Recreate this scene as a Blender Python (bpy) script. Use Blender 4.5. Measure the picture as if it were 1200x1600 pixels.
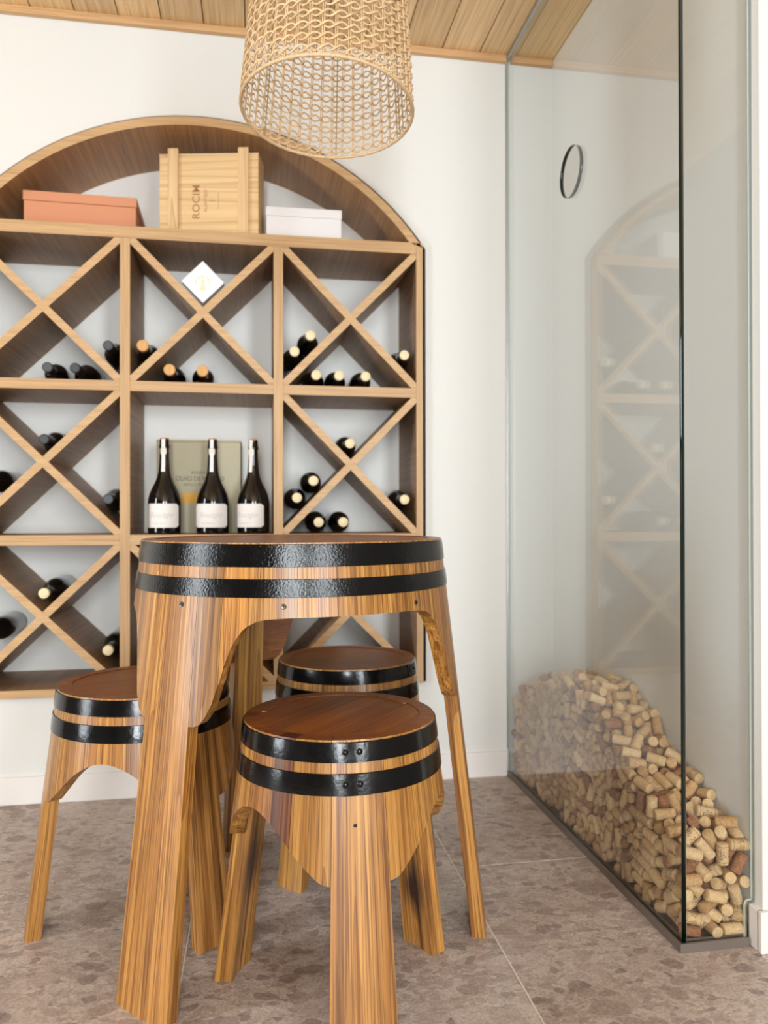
import bpy, bmesh, math, random
from mathutils import Vector, Matrix, Quaternion
random.seed(11)
sc = bpy.context.scene
for o in list(bpy.data.objects): bpy.data.objects.remove(o)
COL = sc.collection
PI = math.pi
R = math.radians

# ------------------------------------------------------------------ camera
cd = bpy.data.cameras.new('camera'); cam = bpy.data.objects.new('camera', cd); COL.objects.link(cam)
cam.location = (.3929, -2.446, .863)
yaw, pitch, roll = R(9.52), R(.325), R(-.093)
fwd = Vector((math.sin(yaw)*math.cos(pitch), math.cos(yaw)*math.cos(pitch), math.sin(pitch)))
rt = Vector((math.cos(yaw), -math.sin(yaw), 0)); upv = rt.cross(fwd)
r2 = math.cos(roll)*rt + math.sin(roll)*upv; u2 = -math.sin(roll)*rt + math.cos(roll)*upv
cam.rotation_mode = 'QUATERNION'
cam.rotation_quaternion = Matrix((r2, u2, -fwd)).transposed().to_quaternion()
cd.sensor_fit = 'VERTICAL'; cd.sensor_height = 36; cd.sensor_width = 27; cd.lens = 36*1200/1600
cd.clip_start = .02
cd.dof.use_dof = True; cd.dof.focus_distance = 1.32; cd.dof.aperture_fstop = 4.2
sc.camera = cam
sc.view_settings.view_transform = 'Standard'; sc.view_settings.look = 'None'
sc.view_settings.gamma = 1; sc.view_settings.use_curve_mapping = False
sc.view_settings.exposure = -0.08

# ------------------------------------------------------------------ world and daylight
w = bpy.data.worlds.new('world'); sc.world = w; w.use_nodes = True
bg = w.node_tree.nodes['Background']; bg.inputs[0].default_value = (.88, .94, 1, 1); bg.inputs[1].default_value = 1.0
def area(name, loc, rot, sx, sy, power, col):
    l = bpy.data.lights.new(name, 'AREA'); l.shape = 'RECTANGLE'; l.size = sx; l.size_y = sy; l.energy = power; l.color = col
    o = bpy.data.objects.new(name, l); o.location = loc; o.rotation_euler = rot; COL.objects.link(o); return o
area('window_daylight_left', (-2.60, -1.85, 1.2), (R(90), 0, R(-90)), .6, 1.95, 62, (.895, .965, 1))
area('window_daylight_back', (.10, -5.12, 1.25), (R(90), 0, 0), .6, 1.95, 116, (.905, .97, 1))
area('window_daylight_back', (1.75, -5.12, 1.25), (R(90), 0, 0), .6, 1.95, 90, (.905, .97, 1))

# ------------------------------------------------------------------ helpers
def lin(c):
    return tuple(((v/255)/12.92 if v/255 <= .04045 else ((v/255+.055)/1.055)**2.4) for v in c) + (1,)
class NT:
    def __init__(s, name):
        s.m = bpy.data.materials.new(name); s.m.use_nodes = True; s.t = s.m.node_tree
        s.b = s.t.nodes['Principled BSDF']; s.out = s.t.nodes['Material Output']
    def n(s, typ, **kw):
        nd = s.t.nodes.new(typ)
        for k, v in kw.items():
            if k.startswith('i_'):
                key = k[2:]; key = int(key) if key.isdigit() else key.replace('_', ' ')
                nd.inputs[key].default_value = v
            else: setattr(nd, k, v)
        return nd
    def l(s, a, b): s.t.links.new(a, b)
    def math(s, op, a, b=None):
        nd = s.t.nodes.new('ShaderNodeMath'); nd.operation = op
        for i, v in enumerate((a, b)):
            if v is None: continue
            if isinstance(v, (int, float)): nd.inputs[i].default_value = v
            else: s.l(v, nd.inputs[i])
        return nd.outputs[0]
    def ramp(s, fac, stops):
        nd = s.t.nodes.new('ShaderNodeValToRGB'); e = nd.color_ramp.elements
        while len(e) < len(stops): e.new(.5)
        for i, (p, c) in enumerate(stops): e[i].position = p; e[i].color = c if len(c) == 4 else lin(c)
        s.l(fac, nd.inputs[0]); return nd.outputs[0]
    def mix(s, fac, a, b, typ='MIX'):
        nd = s.t.nodes.new('ShaderNodeMix'); nd.data_type = 'RGBA'; nd.blend_type = typ
        for i, v in ((0, fac), (6, a), (7, b)):
            if isinstance(v, (int, float)): nd.inputs[i].default_value = v
            elif isinstance(v, tuple): nd.inputs[i].default_value = v
            else: s.l(v, nd.inputs[i])
        return nd.outputs[2]
    def bump(s, h, strength, dist=.001):
        nd = s.n('ShaderNodeBump'); nd.inputs['Strength'].default_value = strength; nd.inputs['Distance'].default_value = dist
        s.l(h, nd.inputs['Height']); s.l(nd.outputs[0], s.b.inputs['Normal'])
def plain(name, col, rough=.5, metal=0, coat=0, bump=0, bscale=300, spec=.5):
    k = NT(name); k.b.inputs['Base Color'].default_value = lin(col); k.b.inputs['Roughness'].default_value = rough
    k.b.inputs['Metallic'].default_value = metal; k.b.inputs['Coat Weight'].default_value = coat
    k.b.inputs['Specular IOR Level'].default_value = spec
    tc = k.n('ShaderNodeTexCoord'); nz = k.n('ShaderNodeTexNoise', i_Scale=bscale, i_Detail=3.0); k.l(tc.outputs['Object'], nz.inputs['Vector'])
    c = k.mix(.06, lin(col), nz.outputs['Color'], 'OVERLAY'); k.l(c, k.b.inputs['Base Color'])
    if bump: k.bump(nz.outputs[0], bump)
    return k.m
def wood(name, light, dark, axis='Z', sc_=1.0, rough=.4, coat=0.0, rings=9.0, ringmix=.5, pore=.35, bump=.15, spot=None, tint=True, streak=.6, grain=False):
    """oak-like: soft streaks, cathedral rings and fine pores along one axis of the mesh"""
    k = NT(name); tc = k.n('ShaderNodeTexCoord'); oi = k.n('ShaderNodeObjectInfo')
    off = k.n('ShaderNodeVectorMath', operation='SCALE'); cx = k.n('ShaderNodeCombineXYZ')
    for i in range(3): k.l(oi.outputs['Random'], cx.inputs[i])
    src = tc.outputs['Object']
    if grain:
        at = k.n('ShaderNodeAttribute'); at.attribute_name = 'grain'; src = at.outputs['Vector']   # (round the barrel, depth, along the stave)
    k.l(cx.outputs[0], off.inputs[0]); off.inputs['Scale'].default_value = 7.3
    add = k.n('ShaderNodeVectorMath', operation='ADD'); k.l(src, add.inputs[0]); k.l(off.outputs[0], add.inputs[1])
    ai = 'XYZ'.index(axis)
    def mp(across, along):
        m = k.n('ShaderNodeMapping'); v = [across*sc_]*3; v[ai] = along*sc_
        m.inputs['Scale'].default_value = v; k.l(add.outputs[0], m.inputs['Vector']); return m.outputs[0]
    n1 = k.n('ShaderNodeTexNoise', i_Scale=1.0, i_Detail=5.0, i_Roughness=.6); k.l(mp(95, 1.0), n1.inputs['Vector'])
    n2 = k.n('ShaderNodeTexNoise', i_Scale=1.0, i_Detail=1.5, i_Distortion=.25); k.l(mp(13, .38), n2.inputs['Vector'])
    n3 = k.n('ShaderNodeTexNoise', i_Scale=1.0, i_Detail=2.0); k.l(mp(400, 5.0), n3.inputs['Vector'])
    rg = k.math('FRACT', k.math('MULTIPLY', n2.outputs[0], rings*1.6))
    rg = k.math('POWER', rg, 2.2)
    base = k.ramp(n1.outputs[0], [(.34, dark), (.5, tuple(int((a*1.2+b*.8)/2) for a, b in zip(light, dark))), (.66, light)])
    lo = lin(light)
    base = k.mix(streak, lo, base)
    rc = k.ramp(rg, [(0, (255, 255, 255)), (.55, (238, 226, 212)), (1, (176, 140, 108))])
    c = k.mix(ringmix, base, rc, 'MULTIPLY')
    pc = k.ramp(n3.outputs[0], [(.36, (120, 90, 66)), (.52, (255, 255, 255))])
    c = k.mix(pore, c, pc, 'MULTIPLY')
    if tint: c = k.mix(1.0, c, oi.outputs['Color'], 'MULTIPLY')
    for (p, rad, sz, amt) in (spot or []):
        vm = k.n('ShaderNodeVectorMath', operation='SUBTRACT'); k.l(tc.outputs['Object'], vm.inputs[0]); vm.inputs[1].default_value = p
        vd = k.n('ShaderNodeVectorMath', operation='DIVIDE'); k.l(vm.outputs[0], vd.inputs[0]); vd.inputs[1].default_value = (rad, rad, sz)
        ln = k.n('ShaderNodeVectorMath', operation='LENGTH'); k.l(vd.outputs[0], ln.inputs[0])
        d = k.math('ADD', ln.outputs['Value'], k.math('MULTIPLY', k.math('SUBTRACT', n1.outputs[0], .5), 1.1))
        f = k.ramp(d, [(.25, (amt, amt, amt, 1)), (1.0, (0, 0, 0, 1))])
        c = k.mix(f, c, lin((46, 26, 24)))
    k.l(c, k.b.inputs['Base Color'])
    k.b.inputs['Roughness'].default_value = rough; k.b.inputs['Coat Weight'].default_value = coat; k.b.inputs['Coat Roughness'].default_value = .22
    k.bump(k.math('ADD', n3.outputs[0], k.math('MULTIPLY', n1.outputs[0], .6)), bump)
    return k.m

def setmat(me, mats):
    for m in (mats if isinstance(mats, (list, tuple)) else [mats]): me.materials.append(m)
def finish(o, parent=None, label=None, cat=None, group=None, kind=None):
    if o.name not in COL.objects: COL.objects.link(o)
    if parent: o.parent = parent
    if label: o['label'] = label
    if cat: o['category'] = cat
    if group: o['group'] = group
    if kind: o['kind'] = kind
    return o
def empty(name, loc=(0, 0, 0), label=None, cat=None, group=None, kind=None, rot=(0, 0, 0)):
    o = bpy.data.objects.new(name, None); o.empty_display_size = .05; o.location = loc; o.rotation_euler = rot
    return finish(o, None, label, cat, group, kind)
def obj(name, bm, mat, parent=None, smooth=False, **kw):
    me = bpy.data.meshes.new(name); bmesh.ops.recalc_face_normals(bm, faces=bm.faces[:]); bm.to_mesh(me); bm.free(); setmat(me, mat)
    if smooth:
        for p in me.polygons: p.use_smooth = True
        me.set_sharp_from_angle(angle=R(38))
    return finish(bpy.data.objects.new(name, me), parent, **kw)
def bx(bm, lo, hi, bev=0.0, M=None):
    v = [bm.verts.new((x, y, z)) for x in (lo[0], hi[0]) for y in (lo[1], hi[1]) for z in (lo[2], hi[2])]
    fs = [bm.faces.new([v[i] for i in q]) for q in ((0, 1, 3, 2), (4, 6, 7, 5), (0, 4, 5, 1), (2, 3, 7, 6), (0, 2, 6, 4), (1, 5, 7, 3))]
    if bev:
        es = list({e for f in fs for e in f.edges})
        r = bmesh.ops.bevel(bm, geom=es, offset=bev, segments=2, affect='EDGES', profile=.5)
        vs = set(r['verts']) | {x for x in v if x.is_valid}
    else: vs = set(v)
    if M is not None:
        bmesh.ops.transform(bm, matrix=M, verts=[x for x in vs if x.is_valid])
    return bm
def box(name, lo, hi, mat, parent=None, bev=0.0, M=None, **kw):
    return obj(name, bx(bmesh.new(), lo, hi, bev, M), mat, parent, **kw)
def lathe(bm, prof, seg=24, M=None, cap=True, mi=0):
    rings = []
    for (r_, z) in prof:
        rings.append([bm.verts.new((r_*math.cos(2*PI*i/seg), r_*math.sin(2*PI*i/seg), z)) for i in range(seg)])
    for a, b in zip(rings, rings[1:]):
        for i in range(seg):
            f = bm.faces.new((a[i], a[(i+1) % seg], b[(i+1) % seg], b[i])); f.material_index = mi
    if cap:
        for rg in (rings[0], rings[-1]):
            f = bm.faces.new(rg); f.material_index = mi
    if M is not None: bmesh.ops.transform(bm, matrix=M, verts=[v for rg in rings for v in rg])
    return bm
def prism(bm, poly, y0, y1, bevel=0):
    """polygon in X-Z pulled from y0 to y1"""
    a = [bm.verts.new((x, y0, z)) for x, z in poly]; b = [bm.verts.new((x, y1, z)) for x, z in poly]; n = len(poly)
    bm.faces.new(a); bm.faces.new(b[::-1])
    for i in range(n): bm.faces.new((a[i], b[i], b[(i+1) % n], a[(i+1) % n]))
    return bm
def curve_plate(name, loops, thick, M, mat, parent=None, edge_mat=None, **kw):
    """flat plate with holes: outer loop and holes in local X-Y, thickness along local Z"""
    cu = bpy.data.curves.new('plate', 'CURVE'); cu.dimensions = '2D'; cu.fill_mode = 'BOTH'; cu.extrude = thick/2
    for lp in loops:
        s = cu.splines.new('POLY'); s.points.add(len(lp)-1); s.use_cyclic_u = True
        for p, q in zip(s.points, lp): p.co = (q[0], q[1], 0, 1)
    t = bpy.data.objects.new('plate', cu); COL.objects.link(t)
    me = bpy.data.meshes.new_from_object(t.evaluated_get(bpy.context.evaluated_depsgraph_get()))
    bpy.data.objects.remove(t); bpy.data.curves.remove(cu)
    bm = bmesh.new(); bm.from_mesh(me); bpy.data.meshes.remove(me); bmesh.ops.remove_doubles(bm, verts=bm.verts[:], dist=1e-5)
    bmesh.ops.recalc_face_normals(bm, faces=bm.faces[:])
    if edge_mat:
        for f in bm.faces: f.material_index = 0 if abs(f.normal.z) > .7 else 1
    bm.transform(M)
    return obj(name, bm, [mat, edge_mat] if edge_mat else mat, parent, **kw)
def text(name, body, size, M, mat, parent, shear=0.0, space=1.0, align='CENTER', xs=1.0, bold=0.0):
    cu = bpy.data.curves.new(name, 'FONT'); cu.body = body; cu.size = size; cu.align_x = align; cu.align_y = 'CENTER'; cu.extrude = .0002
    cu.shear = shear; cu.space_character = space; cu.offset = bold; cu.resolution_u = 3
    t = bpy.data.objects.new('t', cu); COL.objects.link(t)
    me = bpy.data.meshes.new_from_object(t.evaluated_get(bpy.context.evaluated_depsgraph_get()))
    bpy.data.objects.remove(t); bpy.data.curves.remove(cu)
    me.transform(M @ Matrix.Diagonal((xs, 1, 1, 1))); me.materials.clear(); me.materials.append(mat); me.name = name
    return finish(bpy.data.objects.new(name, me), parent)
def frameM(origin, xdir, ydir):
    x = Vector(xdir).normalized(); y = Vector(ydir).normalized(); z = x.cross(y)
    m = Matrix((x, y, z)).transposed().to_4x4(); m.translation = Vector(origin); return m

# ------------------------------------------------------------------ materials
M_wall = plain('white_plaster', (221, 220, 216), .75, bump=.05, bscale=140)
M_wallr = plain('taupe_plaster', (120, 112, 104), .8, bump=.05, bscale=140)
M_back = plain('white_back_board', (249, 248, 244), .7)
M_base = plain('white_baseboard_paint', (232, 227, 223), .45)
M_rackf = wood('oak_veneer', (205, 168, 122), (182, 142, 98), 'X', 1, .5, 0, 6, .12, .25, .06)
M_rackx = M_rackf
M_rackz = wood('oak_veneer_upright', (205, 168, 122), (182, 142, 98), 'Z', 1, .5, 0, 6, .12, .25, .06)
M_racky = wood('oak_veneer_panel_shaded', (166, 132, 100), (128, 98, 72), 'Y', 1, .5, 0, 6, .15, .3, .06)  # same veneer darkened: shade inside the rack is put into the colour
M_gap = plain('black_shadow_gap', (22, 22, 24), .7)
M_oak = wood('honey_oak', (208, 155, 80), (126, 79, 33), 'Z', 1, .4, .32, 9, .65, .6, .35, streak=.9, grain=True)
M_oakr = wood('honey_oak_burnt_right', (208, 155, 80), (126, 79, 33), 'Z', 1, .4, .32, 9, .65, .6, .35, streak=.9, grain=True, spot=[((.157, .103, .125), .042, .075, .97), ((.150, .098, .27), .04, .06, .6)])
M_oakl = wood('honey_oak_burnt_left', (208, 155, 80), (126, 79, 33), 'Z', 1, .4, .32, 9, .65, .6, .35, streak=.9, grain=True, spot=[((-.158, .079, .215), .045, .09, .85)])
M_head = wood('dark_oiled_oak', (154, 90, 30), (92, 48, 12), 'X', 1, .38, .12, 9, .45, .45, .2)
M_ceil = wood('ceiling_oak', (236, 201, 148), (200, 162, 113), 'Y', .8, .5, 0, 6, .25, .3, .08)
M_trimw = wood('ceiling_trim_oak', (214, 172, 122), (190, 146, 100), 'X', 1, .5, 0, 6, .2, .3, .05)
M_crate = wood('pale_pine', (238, 206, 156), (216, 176, 122), 'X', .8, .55, 0, 6, .4, .12, .05, streak=.4)
M_cratez = wood('pale_pine_batten', (236, 203, 156), (214, 172, 122), 'Z', 1, .55, 0, 8, .5, .12, .05, streak=.4)
def hoopmat(name, rough, bs, bscale):
    k = NT(name); k.b.inputs['Base Color'].default_value = lin((12, 12, 13)); k.b.inputs['Specular IOR Level'].default_value = .4
    tc = k.n('ShaderNodeTexCoord'); nz = k.n('ShaderNodeTexNoise', i_Scale=bscale, i_Detail=4.0); k.l(tc.outputs['Object'], nz.inputs['Vector'])
    nz2 = k.n('ShaderNodeTexNoise', i_Scale=28.0, i_Detail=3.0); k.l(tc.outputs['Object'], nz2.inputs['Vector'])
    k.l(k.ramp(nz2.outputs[0], [(.3, (rough*.7,)*3+(1,)), (.75, (rough*1.5,)*3+(1,))]), k.b.inputs['Roughness'])
    k.bump(nz.outputs[0], bs, .001); return k.m
M_hoopt = hoopmat('black_painted_iron_textured', .15, .55, 230)
M_hoops = hoopmat('black_painted_iron', .15, .2, 120)
M_screw = plain('dark_steel', (120, 112, 102), .35, metal=1)
M_black = plain('black_recess', (12, 11, 10), .6)
M_alu = plain('brushed_aluminium', (188, 186, 184), .35, metal=1)
M_bronze = plain('grey_bronze_channel', (122, 111, 103), .42, metal=.3)
M_edge = plain('dark_green_glass_edge', (4, 20, 15), .08, spec=.5)
M_edgep = plain('pale_green_glass_edge', (184, 198, 192), .15)
M_glassb = plain('black_bottle_glass', (12, 11, 12), .07, coat=.3)
M_cream = plain('cream_capsule', (232, 214, 172), .45)
M_foil = plain('black_capsule_foil', (34, 33, 36), .4)
M_foilg = plain('grey_capsule_end', (66, 70, 76), .4)
M_stop = wood('stopper_wood', (222, 172, 112), (196, 140, 84), 'Z', 2, .6, 0, 4, .2, .2, .05)
M_label = plain('white_label_paper', (236, 230, 226), .6)
M_labelg = plain('beige_label_paper', (150, 136, 118), .6)
M_seal = plain('gold_seal', (232, 220, 186), .5)
M_ink = plain('grey_label_ink', (206, 202, 203), .6)
M_orange = plain('copper_foil_top', (204, 120, 80), .45)
M_khaki = plain('khaki_carton', (184, 176, 150), .65)
M_khakis = plain('shaded_carton_side', (112, 90, 68), .65)  # khaki darkened to brown, shade of the carton's shadow side painted in
M_inkd = plain('dark_grey_ink', (104, 96, 80), .7)
M_yellow = plain('ochre_stripe_print', (224, 168, 62), .6)
M_terra = plain('terracotta_card', (206, 140, 104), .7, bump=.2, bscale=500)
M_white = plain('white_card', (238, 236, 238), .6)
M_burn = plain('branded_brown_print', (176, 128, 84), .7)
M_goldp = plain('pale_gold_print', (238, 216, 178), .45)
M_rattan = wood('rattan', (226, 196, 154), (190, 154, 112), 'Z', 3, .6, 0, 3, .15, .2, .1)
M_wire = plain('brass_wire', (168, 146, 98), .5, metal=.1)
M_cordm = plain('cream_textile_cord', (214, 200, 178), .8)
M_bulb = plain('opal_bulb_glass', (240, 238, 232), .25)
M_grout = plain('pale_grout', (226, 216, 206), .9)

def glassmat():
    k = NT('partition_glass'); t = k.t
    lw = k.n('ShaderNodeLayerWeight'); lw.inputs['Blend'].default_value = .5
    f = k.math('ADD', k.math('MULTIPLY', k.math('POWER', lw.outputs['Facing'], 5.0), .96), .04)
    tr = k.n('ShaderNodeBsdfTransparent'); tr.inputs[0].default_value = (.972, .985, .986, 1)
    gl = k.n('ShaderNodeBsdfGlossy'); gl.inputs['Roughness'].default_value = 0.0; gl.inputs[0].default_value = (1, 1, 1, 1)
    mx = k.n('ShaderNodeMixShader'); k.l(f, mx.inputs[0]); k.l(tr.outputs[0], mx.inputs[1]); k.l(gl.outputs[0], mx.inputs[2])
    k.l(mx.outputs[0], k.out.inputs['Surface']); t.nodes.remove(k.b); return k.m
M_glass = glassmat()
def floormat():
    k = NT('stone_conglomerate_tile'); tc = k.n('ShaderNodeTexCoord'); oi = k.n('ShaderNodeObjectInfo')
    off = k.n('ShaderNodeVectorMath', operation='ADD'); cx = k.n('ShaderNodeCombineXYZ')
    for i in range(2): k.l(k.math('MULTIPLY', oi.outputs['Random'], 13.0), cx.inputs[i])
    k.l(tc.outputs['Object'], off.inputs[0]); k.l(cx.outputs[0], off.inputs[1])
    nd = k.n('ShaderNodeTexNoise', i_Scale=9.0, i_Detail=3.0); k.l(off.outputs[0], nd.inputs['Vector'])
    ds = k.n('ShaderNodeVectorMath', operation='SCALE'); k.l(nd.outputs['Color'], ds.inputs[0]); ds.inputs['Scale'].default_value = .06
    ad = k.n('ShaderNodeVectorMath', operation='ADD'); k.l(off.outputs[0], ad.inputs[0]); k.l(ds.outputs[0], ad.inputs[1])
    big = k.n('ShaderNodeTexNoise', i_Scale=2.2, i_Detail=4.0); k.l(off.outputs[0], big.inputs['Vector'])
    fine = k.n('ShaderNodeTexNoise', i_Scale=170.0, i_Detail=4.0); k.l(off.outputs[0], fine.inputs['Vector'])
    def cells(scl, stops, rnd=1.0):
        mp = k.n('ShaderNodeMapping'); mp.inputs['Scale'].default_value = (1, 1.5, 1); k.l(ad.outputs[0], mp.inputs['Vector'])
        v = k.n('ShaderNodeTexVoronoi', i_Scale=float(scl)); v.inputs['Randomness'].default_value = rnd; k.l(mp.outputs[0], v.inputs['Vector'])
        sep = k.n('ShaderNodeSeparateColor'); k.l(v.outputs['Color'], sep.inputs[0])
        return k.ramp(sep.outputs[0], stops), sep, v
    c, sp_, v_ = cells(85, [(0, (180, 165, 158)), (.5, (200, 186, 178)), (1, (212, 199, 191))])
    tones = [(0, (128, 114, 112)), (.12, (148, 132, 126)), (.3, (172, 154, 146)), (.6, (190, 172, 164)), (.85, (204, 190, 182)), (1, (216, 204, 196))]
    for scl, keep, rad_ in ((48, .40, .75), (24, .55, .62), (11, .78, .5)):
        chip, sp_, v_ = cells(scl, tones)
        sel = k.math('MULTIPLY', k.math('GREATER_THAN', sp_.outputs[1], keep), k.math('LESS_THAN', v_.outputs['Distance'], k.math('ADD', k.math('MULTIPLY', sp_.outputs[2], .3), rad_-.25)))
        c = k.mix(k.math('MULTIPLY', sel, .62), c, chip)
    sh = k.ramp(big.outputs[0], [(.3, (232, 226, 222)), (.7, (255, 255, 255))]); c = k.mix(1.0, c, sh, 'MULTIPLY'); c = k.mix(1.0, c, lin((254, 255, 255)), 'MULTIPLY')
    fc = k.ramp(fine.outputs[0], [(.3, (176, 170, 166)), (.6, (255, 255, 255))])
    c = k.mix(.5, c, fc, 'MULTIPLY')
    k.l(c, k.b.inputs['Base Color']); k.b.inputs['Roughness'].default_value = .48
    k.bump(fine.outputs[0], .08, .0006); return k.m
M_floor = floormat()
def corkmat(name, light, dark, printed=False, stained=False):
    k = NT(name); tc = k.n('ShaderNodeTexCoord'); oi = k.n('ShaderNodeObjectInfo')
    cx = k.n('ShaderNodeCombineXYZ')
    for i in range(3): k.l(k.math('MULTIPLY', oi.outputs['Random'], 9.0), cx.inputs[i])
    ad = k.n('ShaderNodeVectorMath', operation='ADD'); k.l(tc.outputs['Object'], ad.inputs[0]); k.l(cx.outputs[0], ad.inputs[1])
    n1 = k.n('ShaderNodeTexNoise', i_Scale=190.0, i_Detail=4.0); k.l(ad.outputs[0], n1.inputs['Vector'])
    n2 = k.n('ShaderNodeTexNoise', i_Scale=460.0, i_Detail=2.0); k.l(ad.outputs[0], n2.inputs['Vector'])
    c = k.ramp(n1.outputs[0], [(.3, dark), (.65, light)])
    c = k.mix(.3, c, k.ramp(n2.outputs[0], [(.32, (120, 84, 56)), (.42, (255, 255, 255))]), 'MULTIPLY')
    tint = k.ramp(oi.outputs['Random'], [(0, (224, 208, 186)), (.5, (255, 246, 234)), (1, (240, 232, 226))])
    c = k.mix(1.0, c, tint, 'MULTIPLY')
    if printed:
        s = k.n('ShaderNodeSeparateXYZ'); k.l(tc.outputs['Object'], s.inputs[0])
        ang = k.math('ARCTAN2', s.outputs[1], s.outputs[0]); az = k.math('ABSOLUTE', s.outputs[2])
        line = k.math('MULTIPLY', k.math('GREATER_THAN', az, .0150), k.math('LESS_THAN', az, .0160))
        cell = k.math('PINGPONG', ang, PI/3)             # three emblems around the cork
        u = k.math('MULTIPLY', k.math('SUBTRACT', cell, 0.0), .012)
        rad = k.math('SQRT', k.math('ADD', k.math('MULTIPLY', u, u), k.math('MULTIPLY', s.outputs[2], s.outputs[2])))
        leaf = k.math('ADD', .0074, k.math('MULTIPLY', k.math('SINE', k.math('MULTIPLY', k.math('ARCTAN2', s.outputs[2], u), 6.0)), .0022))
        ring = k.math('LESS_THAN', k.math('ABSOLUTE', k.math('SUBTRACT', rad, leaf)), .0009)
        vein = k.math('MULTIPLY', k.math('LESS_THAN', u, .0006), k.math('LESS_THAN', az, .011))
        ribs = k.math('MULTIPLY', k.math('LESS_THAN', k.math('PINGPONG', k.math('ADD', s.outputs[2], u), .0022), .0004), k.math('LESS_THAN', rad, .0058))
        m = k.math('MAXIMUM', k.math('MAXIMUM', line, ring), k.math('MAXIMUM', vein, ribs))
        side = k.math('GREATER_THAN', k.math('ADD', k.math('MULTIPLY', s.outputs[0], s.outputs[0]), k.math('MULTIPLY', s.outputs[1], s.outputs[1])), .0113**2)
        m = k.math('MULTIPLY', m, side)
        c = k.mix(k.math('MULTIPLY', m, .8), c, lin((66, 48, 38)))
    k.l(c, k.b.inputs['Base Color']); k.b.inputs['Roughness'].default_value = .8
    k.bump(n1.outputs[0], .25, .001); return k.m
CK = [corkmat('cork_pale', (226, 200, 158), (206, 174, 128)), corkmat('cork_tan', (206, 172, 126), (178, 138, 94)),
      corkmat('cork_wine_stained', (172, 124, 88), (130, 84, 58)), corkmat('cork_printed', (220, 194, 154), (196, 164, 122), printed=True)]

# ------------------------------------------------------------------ dimensions
GX, RX, GY = 1.2244, 1.385, -1.040          # glass side pane, right wall of the cork box, near corner
WY = .019                                   # face of the back wall
ZC = 2.405
A, AR = .4655, .456
XL = -.4715; XR = A+AR                       # centres of the outer frame
Z0, S1 = 1.736, .4717
Z1, Z2, Z3 = Z0-S1, Z0-2*S1, .3323
DEP = .31
AC, AO, AI = (.225, 1.2428), .864, .838      # arch centre, outer and inner radius
XO0, XO1 = XL-.011, XR+.011

# ------------------------------------------------------------------ room shell
fl = box('floor', (-2.75, -5.3, -.06), (3.3, .6, -.0007), M_grout, kind='structure')
tx = [.2558 + .62145*i for i in range(-5, 6)]
tmesh = {}
for i, x in enumerate(tx[:-1]):
    xa, xb = max(x, -2.7)+.0014, min(tx[i+1], 3.2)-.0014
    if xb-xa < .05: continue
    start = -.61 if abs(x-.8772) < .01 else .012
    y = start+1.243*2
    while y > -5.2:
        ya, yb = max(y-1.243, -5.2)+.0012, min(y, .33)-.0012
        if yb-ya > .05:
            bm = bmesh.new(); bx(bm, (xa, ya, -.012), (xb, yb, 0), .0008); obj('floor_tile', bm, M_floor, fl)
        y -= 1.243
def arch_pts(ro, n=40):
    """outline of the rack at radius ro, from the right spring over the top to the left"""
    x1 = XO1 + (ro-AO); dx = x1-AC[0]; a0 = math.acos(min(1, dx/ro)); a1 = PI-a0
    return [(AC[0]+ro*math.cos(a0+(a1-a0)*i/n), AC[1]+ro*math.sin(a0+(a1-a0)*i/n)) for i in range(n+1)]
zb = Z3-.012
hole = [(XO1+.014, zb)] + arch_pts(AO+.014) + [(XO0-.014, zb)]
Mxz = Matrix(((1, 0, 0, 0), (0, 0, -1, 0), (0, 1, 0, 0), (0, 0, 0, 1)))     # local x,y,z -> x,-z,y
curve_plate('wall_back', [[(-2.75, 0), (RX+.2, 0), (RX+.2, ZC+.1), (-2.75, ZC+.1)], hole], .012, Matrix.Translation((0, WY+.006, 0)) @ Mxz, M_wall, kind='structure')
box('wall_niche', (-.62, DEP+.03, .2), (1.07, DEP+.08, 2.25), M_gap, kind='structure')
box('wall_right', (RX, -1.064, 0), (RX+.9, WY+.012, ZC+.1), M_wall, kind='structure', bev=.002)
# left wall and rear wall, each with a tall glazed opening
bm = bmesh.new(); bx(bm, (-2.75, -1.4, 0), (-2.65, WY, ZC+.1)); bx(bm, (-2.75, -5.3, 0), (-2.65, -2.3, ZC+.1)); bx(bm, (-2.75, -2.3, 2.25), (-2.65, -1.4, ZC+.1)); bx(bm, (-2.75, -2.3, 0), (-2.65, -1.4, .15))
obj('wall_left', bm, M_wallr, kind='structure')
bm = bmesh.new()
for xa, xb in ((-2.75, -.33), (.53, 1.32), (2.18, 3.3)): bx(bm, (xa, -5.3, 0), (xb, -5.2, ZC+.1))
for xa, xb in ((-.33, .53), (1.32, 2.18)): bx(bm, (xa, -5.3, 2.28), (xb, -5.2, ZC+.1)); bx(bm, (xa, -5.3, 0), (xb, -5.2, .2))
obj('wall_front', bm, M_wallr, kind='structure')
box('wall_side', (RX+.9, -5.3, 0), (RX+1.0, -1.0, ZC+.1), M_wallr, kind='structure')
# baseboards
box('baseboard_back', (-2.65, WY-.012, 0), (GX-.006, WY+.002, .082), M_base, kind='structure', bev=.002)
bm = bmesh.new(); bx(bm, (RX-.012, -1.076, 0), (RX+.9, -1.062, .082), .002)
bx(bm, (RX-.012, -1.068, 0), (RX+.002, -1.035, .082), .002)
obj('baseboard_right', bm, M_base, kind='structure')
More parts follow.
